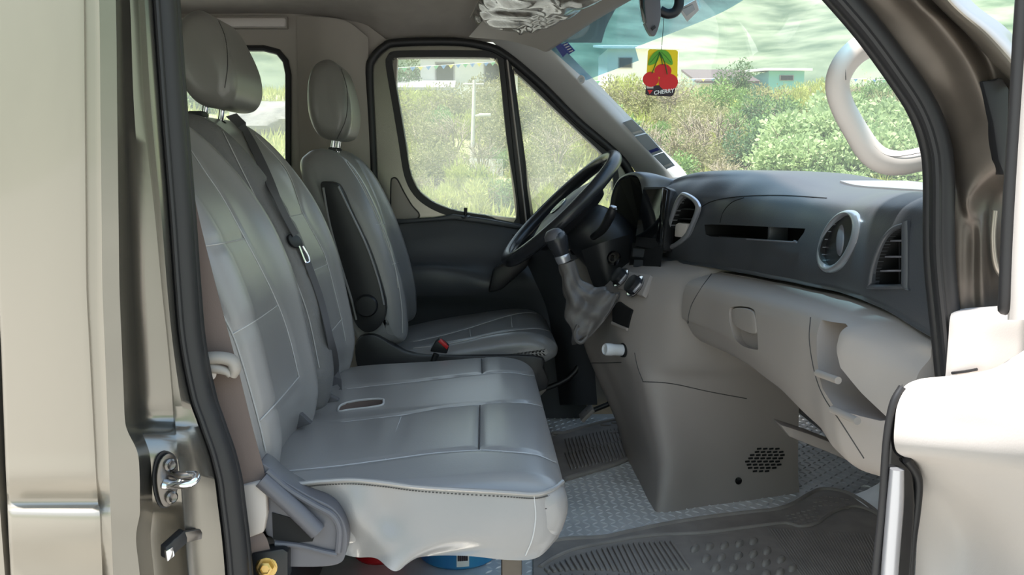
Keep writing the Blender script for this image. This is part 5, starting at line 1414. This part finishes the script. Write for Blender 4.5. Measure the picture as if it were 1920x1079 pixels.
def leafmesh(n, rx, rz, ls, seed, aspect=.45, clump=12, spread=.45, up=.2, z0=.0):
    R_ = random.Random(seed); vs = []; fs = []
    cl = []
    for k in range(clump):
        a = R_.uniform(0, 2 * math.pi); r = R_.random() ** .5 * .75; h = R_.uniform(.1, .85)
        k_ = math.sqrt(max(.05, 1 - (2 * h - 1) ** 2 * .8))
        cl.append(V((math.cos(a) * r * rx * k_, math.sin(a) * r * rx * k_, h * rz + z0)))
    for k in range(n):
        c = R_.choice(cl)
        d = V((R_.gauss(0, 1), R_.gauss(0, 1), R_.gauss(0, 1)))
        d = d.normalized() * (R_.random() ** .4) * spread
        p = c + V((d.x * rx, d.y * rx, d.z * rz))
        if p.z < 0: p.z = abs(p.z) * .3
        ax = (d.normalized() + V((R_.gauss(0, .6), R_.gauss(0, .6), R_.gauss(0, .5) + up))).normalized()
        sd = ax.cross(V((R_.gauss(0, 1), R_.gauss(0, 1), R_.gauss(0, 1)))).normalized()
        l = ls * R_.uniform(.6, 1.3)
        o = len(vs)
        vs += [p, p + ax * l * .5 + sd * l * aspect * .5, p + ax * l, p + ax * l * .5 - sd * l * aspect * .5]
        fs.append((o, o + 1, o + 2, o + 3))
    return vs, fs
def branches(n, h, rx, seed, r=.02, depth=2):
    R_ = random.Random(seed); parts = []
    for k in range(n):
        a = R_.uniform(0, 2 * math.pi); p0 = V((R_.gauss(0, .06), R_.gauss(0, .06), 0)); p1 = V((math.cos(a) * rx * .35, math.sin(a) * rx * .35, h * .45)); p2 = V((math.cos(a + R_.gauss(0, .5)) * rx * R_.uniform(.5, .9), math.sin(a + R_.gauss(0, .5)) * rx * R_.uniform(.5, .9), h * R_.uniform(.7, 1)))
        parts.append(tubemesh([p0, p1, p2], [r, r * .7, r * .3], 5))
        for q in range(depth):
            m_ = p1.lerp(p2, R_.uniform(.1, .8)); e = m_ + V((R_.gauss(0, .3) * rx, R_.gauss(0, .3) * rx, R_.uniform(.1, .3) * h))
            parts.append(tubemesh([m_, e], [r * .45, r * .2], 4))
    return joinm(parts)
KINDS = {
    'broadleaf': dict(n=4200, rx=1.15, rz=1.7, ls=.145, aspect=.7, clump=22, spread=.34, m='leaf_pale', br=8),
    'green':     dict(n=3000, rx=1.2, rz=1.6, ls=.16, aspect=.5, clump=20, spread=.36, m='leaf_green', br=6),
    'dark':      dict(n=3000, rx=1.3, rz=2.3, ls=.15, aspect=.5, clump=22, spread=.36, m='leaf_dark', br=6),
    'yellow':    dict(n=2600, rx=1.0, rz=1.2, ls=.24, aspect=.14, clump=16, spread=.4, m='leaf_yellow', br=4, up=1.2),
    'olive':     dict(n=2600, rx=1.2, rz=1.5, ls=.13, aspect=.4, clump=20, spread=.40, m='leaf_olive', br=8),
    'dry':       dict(n=500, rx=1.1, rz=1.9, ls=.10, aspect=.3, clump=16, spread=.45, m='leaf_dry', br=14)}
LOOK = {'broadleaf': 'pale green broad-leaved shrub', 'green': 'bright green leafy shrub', 'dark': 'dark green dense tree', 'yellow': 'yellow-green feathery bush', 'olive': 'olive brown scrub bush', 'dry': 'pale bare-branched shrub'}
SEEN = {}
def bush_label(kind, s, px_, py_):
    if px_ < 560: wn, x0, x1 = 'rear side window', 330, 545
    elif px_ < 955: wn, x0, x1 = 'driver window', 735, 955
    elif px_ < 1130: wn, x0, x1 = 'quarter window', 955, 1130
    elif px_ < 1560: wn, x0, x1 = 'windshield', 1130, 1560
    else: wn, x0, x1 = 'grab handle loop', 1560, 1740
    u = (px_ - x0) / (x1 - x0)
    hp = 'far left' if u < .2 else 'left' if u < .4 else 'middle' if u < .6 else 'right' if u < .8 else 'far right'
    vp = 'top' if py_ < 190 else 'upper' if py_ < 240 else 'mid' if py_ < 300 else 'lower' if py_ < 350 else 'bottom'
    sz = 'tiny' if s < .6 else 'small' if s < .9 else 'medium' if s < 1.3 else 'large'
    return f'{sz} {LOOK[kind]} outside, {hp} {vp} part of the {wn}'
PROTO = {}
def bush(kind, x, y, s, px_, py_, rz=None, sz=1.):
    K = KINDS[kind]
    nmz = {'broadleaf': 'broadleaf_shrub', 'green': 'green_shrub', 'dark': 'dense_tree', 'yellow': 'feathery_bush', 'olive': 'scrub_bush', 'dry': 'bare_shrub'}[kind]
    o = bpy.data.objects.new(nmz, None); COL.objects.link(o)
    tag(o, bush_label(kind, s, px_, py_), 'tree' if kind == 'dark' else 'shrub', kind + ' plants on the hillside')
    o.location = (x, y, hz(x, y) - .05); o.scale = (s, s, s * sz); o.rotation_euler = (0, 0, rz if rz is not None else random.uniform(0, 6.28))
    key = (kind, random.randint(0, 1))
    if key not in PROTO:
        v1, f1 = leafmesh(K['n'], K['rx'], K['rz'], K['ls'], hash(kind) % 97 * 0 + len(PROTO) + 5, K['aspect'], K['clump'], K['spread'], K.get('up', .2))
        a = bpy.data.meshes.new('foliage'); a.from_pydata([tuple(v) for v in v1], [], f1); a.materials.append(MATS[K['m']])
        v1, f1 = branches(K['br'], K['rz'] * .95, K['rx'], len(PROTO) + 50, .03 if kind != 'dry' else .035, 2 if kind != 'dry' else 6)
        b = bpy.data.meshes.new('stems'); b.from_pydata([tuple(v) for v in v1], [], f1); b.materials.append(MATS['bark'])
        PROTO[key] = (a, b)
    for nm, me in zip(('foliage', 'stems'), PROTO[key]):
        c = bpy.data.objects.new(nm, me); COL.objects.link(c); c.parent = o
    return o
def gp(px_, py_, y=None):
    """ground point seen at a pixel, marching along the ray to the hillside"""
    v = ray(px_, py_); v = v / v.y
    d = 14.
    while d < 72:
        p = CAM + v * d
        if hz(p.x, p.y) >= p.z: return p
        d += .1
    return CAM + v * 60
R2 = random.Random(11)
spots = []
# foreground through the driver's window
for (px_, py_, k, s) in ((800, 400, 'yellow', .75), (850, 396, 'yellow', .8), (905, 398, 'yellow', 1.05), (950, 400, 'green', .8), (1010, 402, 'yellow', .9), (1060, 396, 'olive', .9), (1110, 390, 'yellow', .8), (780, 372, 'olive', .8),
                         (820, 330, 'olive', 1.), (800, 290, 'olive', 1.1), (850, 300, 'dry', 1.1), (905, 330, 'dry', .9), (930, 300, 'olive', 1.1), (930, 262, 'olive', 1.2), (1000, 340, 'olive', 1.1), (1045, 330, 'dry', 1.2), (1030, 290, 'olive', 1.2), (1080, 310, 'yellow', 1.0), (1000, 250, 'olive', 1.3), (1040, 250, 'dry', 1.3), (770, 260, 'olive', 1.3), (785, 225, 'yellow', 1.2), (840, 235, 'olive', 1.2), (900, 215, 'olive', 1.2), (760, 190, 'dark', 1.2), (745, 160, 'dark', 1.3), (800, 180, 'green', 1.2), (930, 190, 'dark', 1.5), (918, 160, 'dark', 1.4), (990, 190, 'olive', 1.3), (975, 165, 'dark', 1.4),
                         # windshield, left to right
                         (1130, 190, 'green', 1.2), (1160, 215, 'olive', 1.2), (1180, 190, 'yellow', 1.2), (1215, 225, 'olive', 1.3), (1250, 230, 'dry', 1.2), (1270, 205, 'olive', 1.2), (1300, 245, 'olive', 1.2), (1330, 225, 'green', 1.2), (1290, 285, 'olive', 1.1), (1320, 300, 'dry', 1.2), (1350, 310, 'dry', 1.2), (1370, 280, 'olive', 1.1), (1360, 335, 'olive', 1.), (1300, 325, 'dry', 1.),
                         (1410, 255, 'green', 1.2), (1400, 300, 'green', 1.2), (1440, 280, 'dark', 1.1), (1405, 335, 'dark', 1.0), (1450, 320, 'green', 1.2), (1470, 250, 'green', 1.1), (1500, 230, 'yellow', 1.2), (1440, 225, 'olive', 1.2), (1540, 240, 'yellow', 1.2), (1480, 205, 'yellow', 1.1), (1530, 200, 'yellow', 1.2), (1560, 260, 'green', 1.1),
                         (1460, 365, 'broadleaf', .9), (1500, 345, 'broadleaf', 1.1), (1530, 365, 'broadleaf', .9), (1560, 330, 'broadleaf', 1.15), (1600, 360, 'broadleaf', 1.0), (1590, 300, 'broadleaf', 1.2), (1640, 340, 'broadleaf', 1.1), (1680, 365, 'broadleaf', 1.0), (1700, 320, 'broadleaf', 1.15), (1650, 290, 'green', 1.2), (1710, 280, 'green', 1.2), (1620, 265, 'green', 1.1), (1640, 225, 'green', 1.2), (1690, 235, 'olive', 1.2), (1600, 215, 'dry', 1.1), (1740, 240, 'olive', 1.2), (1670, 190, 'dark', 1.2), (1620, 180, 'green', 1.1),
                         (1400, 175, 'dark', 1.3), (1370, 190, 'dark', 1.0), (1420, 150, 'dark', 1.4), (1545, 150, 'green', 1.3),
                         # rear side window
                         (345, 200, 'dark', 1.3), (360, 170, 'green', 1.3), (380, 210, 'green', 1.2), (500, 240, 'olive', 1.)):
    p = gp(px_, py_)
    bush(k, p.x, p.y, s * (p.y / 22) ** .3 * (.8 if k == 'broadleaf' else .55), px_, py_)
for k in range(110):
    px_ = R2.uniform(740, 1740); py_ = R2.uniform(150, 390)
    p = gp(px_, py_)
    kind = R2.choice(['olive', 'olive', 'yellow', 'dry', 'green'] if px_ < 1380 else ['green', 'green', 'yellow', 'olive', 'broadleaf'])
    bush(kind, p.x, p.y, R2.uniform(.3, .62) * (p.y / 22) ** .3, px_, py_)
# grass tufts: uncountable
tv, tf = [], []
for k in range(16000):
    x = R2.uniform(-16, 38); y = 13 + 34 * R2.random() ** 1.2
    z = hz(x, y)
    for q in range(3):
        a = R2.uniform(0, 6.28); l = R2.uniform(.2, .5); o = len(tv)
        bx, by = math.cos(a) * .04, math.sin(a) * .04
        tv += [(x - bx, y - by, z), (x + bx, y + by, z), (x + R2.gauss(0, .12), y + R2.gauss(0, .12), z + l)]
        tf.append((o, o + 1, o + 2))
me = bpy.data.meshes.new('grass'); me.from_pydata(tv, [], tf); me.materials.append(MATS['leaf_yellow'])
go = bpy.data.objects.new('grass', me); COL.objects.link(go); tag(go, 'dry yellow-green grass covering the hillside', 'grass', kind='stuff')

# agave-like plants
for (px_, py_, lb_) in ((1290, 250, 'spiky agave rosette on the bank below the mirror'), (1478, 240, 'spiky agave rosette on the bank beside the teal shed')):
    p = gp(px_, py_)
    t = thing('agave', p, lb_, 'plant')
    for k in range(16):
        a = 2 * math.pi * k / 16; el = R2.uniform(.3, 1.3); L = .9
        d = V((math.cos(a) * math.cos(el), math.sin(a) * math.cos(el), math.sin(el)))
        s_ = d.cross(V((0, 0, 1))).normalized() * .06
        obj('leaf', [p, p + d * L * .4 + s_, p + d * L, p + d * L * .4 - s_, p + d * L * .4 - V((0, 0, .03))], [(0, 1, 2, 4), (0, 4, 2, 3), (0, 3, 2, 1)], 'leaf_pale', t, smooth=False)

def house(name, px_, py_, y, w_, d_, h_, wall, roofm, label, pitch=.35, wins=2):
    c = at(px_, py_, Y=y); c.z = min(c.z, c.z)
    t = thing(name, (c.x, c.y, c.z), label, 'building')
    rbox('wall', (c.x, c.y + d_ / 2, c.z + h_ / 2 - .6), (w_, d_, h_ + 1.2), wall, t, bevel=0)
    e = .3
    rf = [(c.x - w_ / 2 - e, c.y - e, c.z + h_), (c.x + w_ / 2 + e, c.y - e, c.z + h_), (c.x + w_ / 2 + e, c.y + d_ + e, c.z + h_ + pitch * d_), (c.x - w_ / 2 - e, c.y + d_ + e, c.z + h_ + pitch * d_)]
    prism('roof', rf, (0, 0, .12), roofm, t, smooth=False)
    for k in range(wins):
        xx = c.x - w_ / 2 + w_ * (k + .5) / wins
        wn = rbox('window', (xx, c.y - .01, c.z + h_ * .55), (w_ / wins * .4, .08, h_ * .35), 'roof_grey', t, bevel=0)
        rbox('pane', (xx, c.y - .05, c.z + h_ * .55), (w_ / wins * .34, .04, h_ * .29), 'screen', wn, bevel=0)
    return t
house('white_house', 880, 200, 40, 4.2, 4, 2.6, 'house_white', 'house_white', 'bright white house on the slope seen through the driver window', .1, 2)
house('tin_roof_house', 790, 212, 38, 2.2, 3, .9, 'house_white', 'roof_grey', 'small grey-roofed house left of the white house outside the driver window', .25, 2)
house('cottage', 1205, 150, 52, 4.0, 4, 1.7, 'house_white', 'house_white', 'white cottage on the hill behind the air freshener', .15, 2)
house('roadside_house', 1362, 180, 46, 2.6, 3, .6, 'concrete', 'roof_dark', 'low dark-roofed house among shrubs right of the air freshener', .3, 1)
house('teal_shed', 1474, 162, 46, 1.8, 3, .75, 'teal', 'house_white', 'teal-walled shed with pale roof on the hill by the grab handle', .08, 1)

up_p = gp(884, 318)
po = thing('utility_pole', up_p, 'pale concrete utility pole outside the driver window', 'pole')
h_ = at(889, 150, Y=up_p.y).z
tube('shaft', [V((up_p.x, up_p.y, up_p.z - .3)), V((up_p.x + .08, up_p.y, h_))], [.055, .04], 'concrete', po, n=6, seg=12)
tube('lamp_arm', [at(886, 218, Y=up_p.y), at(905, 216, Y=up_p.y)], .03, 'concrete', po, n=3, seg=6)
rbox('lamp_head', at(909, 216, Y=up_p.y), (.3, .15, .08), 'concrete', po, bevel=.02)
rbox('cross_arm', at(888, 158, Y=up_p.y), (.5, .05, .05), 'concrete', po, bevel=.01)
bb = gp(911, 330)
t = thing('billboard', bb, 'blank white billboard behind the feathery bushes outside the driver window', 'sign')
prism('board', [at(x, y, Y=bb.y) for x, y in ((880, 297), (943, 298), (943, 332), (880, 330))], (0, .08, 0), 'house_white', t, smooth=False)
for x in (890, 934):
    tube('post', [at(x, 330, Y=bb.y + .1), V((at(x, 330, Y=bb.y + .1).x, bb.y + .1, bb.z - .3))], .04, 'concrete', t, n=3, seg=8)
sg = gp(777, 335)
t = thing('road_sign', sg, 'small white road sign at the lower left of the driver window', 'sign')
prism('sign_face', [at(x, y, Y=sg.y) for x, y in ((769, 306), (784, 306), (784, 324), (769, 324))], (0, .03, 0), 'house_white', t, smooth=False)
tube('post', [at(776, 324, Y=sg.y + .04), V((at(776, 324, Y=sg.y + .04).x, sg.y + .04, sg.z - .2))], .03, 'concrete', t, n=3, seg=8)
rk = thing('rock_face', at(1065, 270, Y=34), 'pale bare rock outcrop behind the quarter window', 'rock')
g = [[at(x, y, Y=33 + 1.2 * math.sin(x * .3 + y * .1) + (0 if 0 < i < 5 else 2)) for i, y in enumerate((225, 240, 255, 270, 290, 310))] for x in (1040, 1050, 1060, 1072, 1086)]
loft('stone', g, 20, 20, 'rock', rk)
rk = thing('rock_face', at(510, 260, Y=26), 'grey rock wall seen through the rear side window', 'rock')
g = [[at(x, y, Y=26 + .8 * math.sin(x * .2 + y * .13) + (0 if 0 < i < 5 else 1.5)) for i, y in enumerate((190, 215, 240, 265, 300, 330))] for x in (430, 460, 490, 520, 550)]
loft('stone', g, 20, 20, 'rock', rk)
for k, (a, b, sag) in enumerate((((1180, 262, 24), (1760, 190, 30), 1.2), ((1180, 275, 24), (1760, 205, 30), 1.2), ((1190, 300, 22), (1760, 215, 30), 1.3), ((720, 272, 24), (1150, 262, 26), .8), ((720, 285, 24), (1150, 280, 26), .8))):
    p0 = at(a[0], a[1], Y=a[2]); p1 = at(b[0], b[1], Y=b[2])
    pts = [p0.lerp(p1, i / 20) - V((0, 0, sag * 4 * (i / 20) * (1 - i / 20) * .4)) for i in range(21)]
    tag(tube('power_line', pts, .011, 'concrete', None, seg=5), ('topmost', 'middle', 'lowest')[k] + ' of three overhead cables crossing the hillside in the windshield' if k < 3 else ('upper', 'lower')[k - 3] + ' of two overhead cables crossing the driver window view', 'cable', 'windshield cables' if k < 3 else 'driver window cables')
FL = [((735, 128, 30), (930, 116, 34), 14, 'string of coloured bunting across the top of the driver window'), ((1090, 152, 40), (1400, 146, 44), 16, 'string of blue bunting on the hill behind the air freshener'), ((1560, 146, 40), (1720, 152, 40), 9, 'string of blue and green bunting seen inside the grab handle')]
for (a, b, n_, lb_) in FL:
    p0 = at(*a[:2], Y=a[2]); p1 = at(*b[:2], Y=b[2])
    t = thing('bunting', p0, lb_, 'bunting')
    tube('cord', [p0.lerp(p1, i / 10) for i in range(11)], .008, 'house_white', t, seg=4)
    for k in range(n_):
        p = p0.lerp(p1, (k + .5) / n_)
        prism('flag', [p + V((-.1, 0, 0)), p + V((.1, 0, 0)), p + V((0, 0, -.14))], (0, .01, 0), ['flag_blue', 'flag_green', 'flag_blue', 'flag_yellow'][k % 4], t, smooth=False)
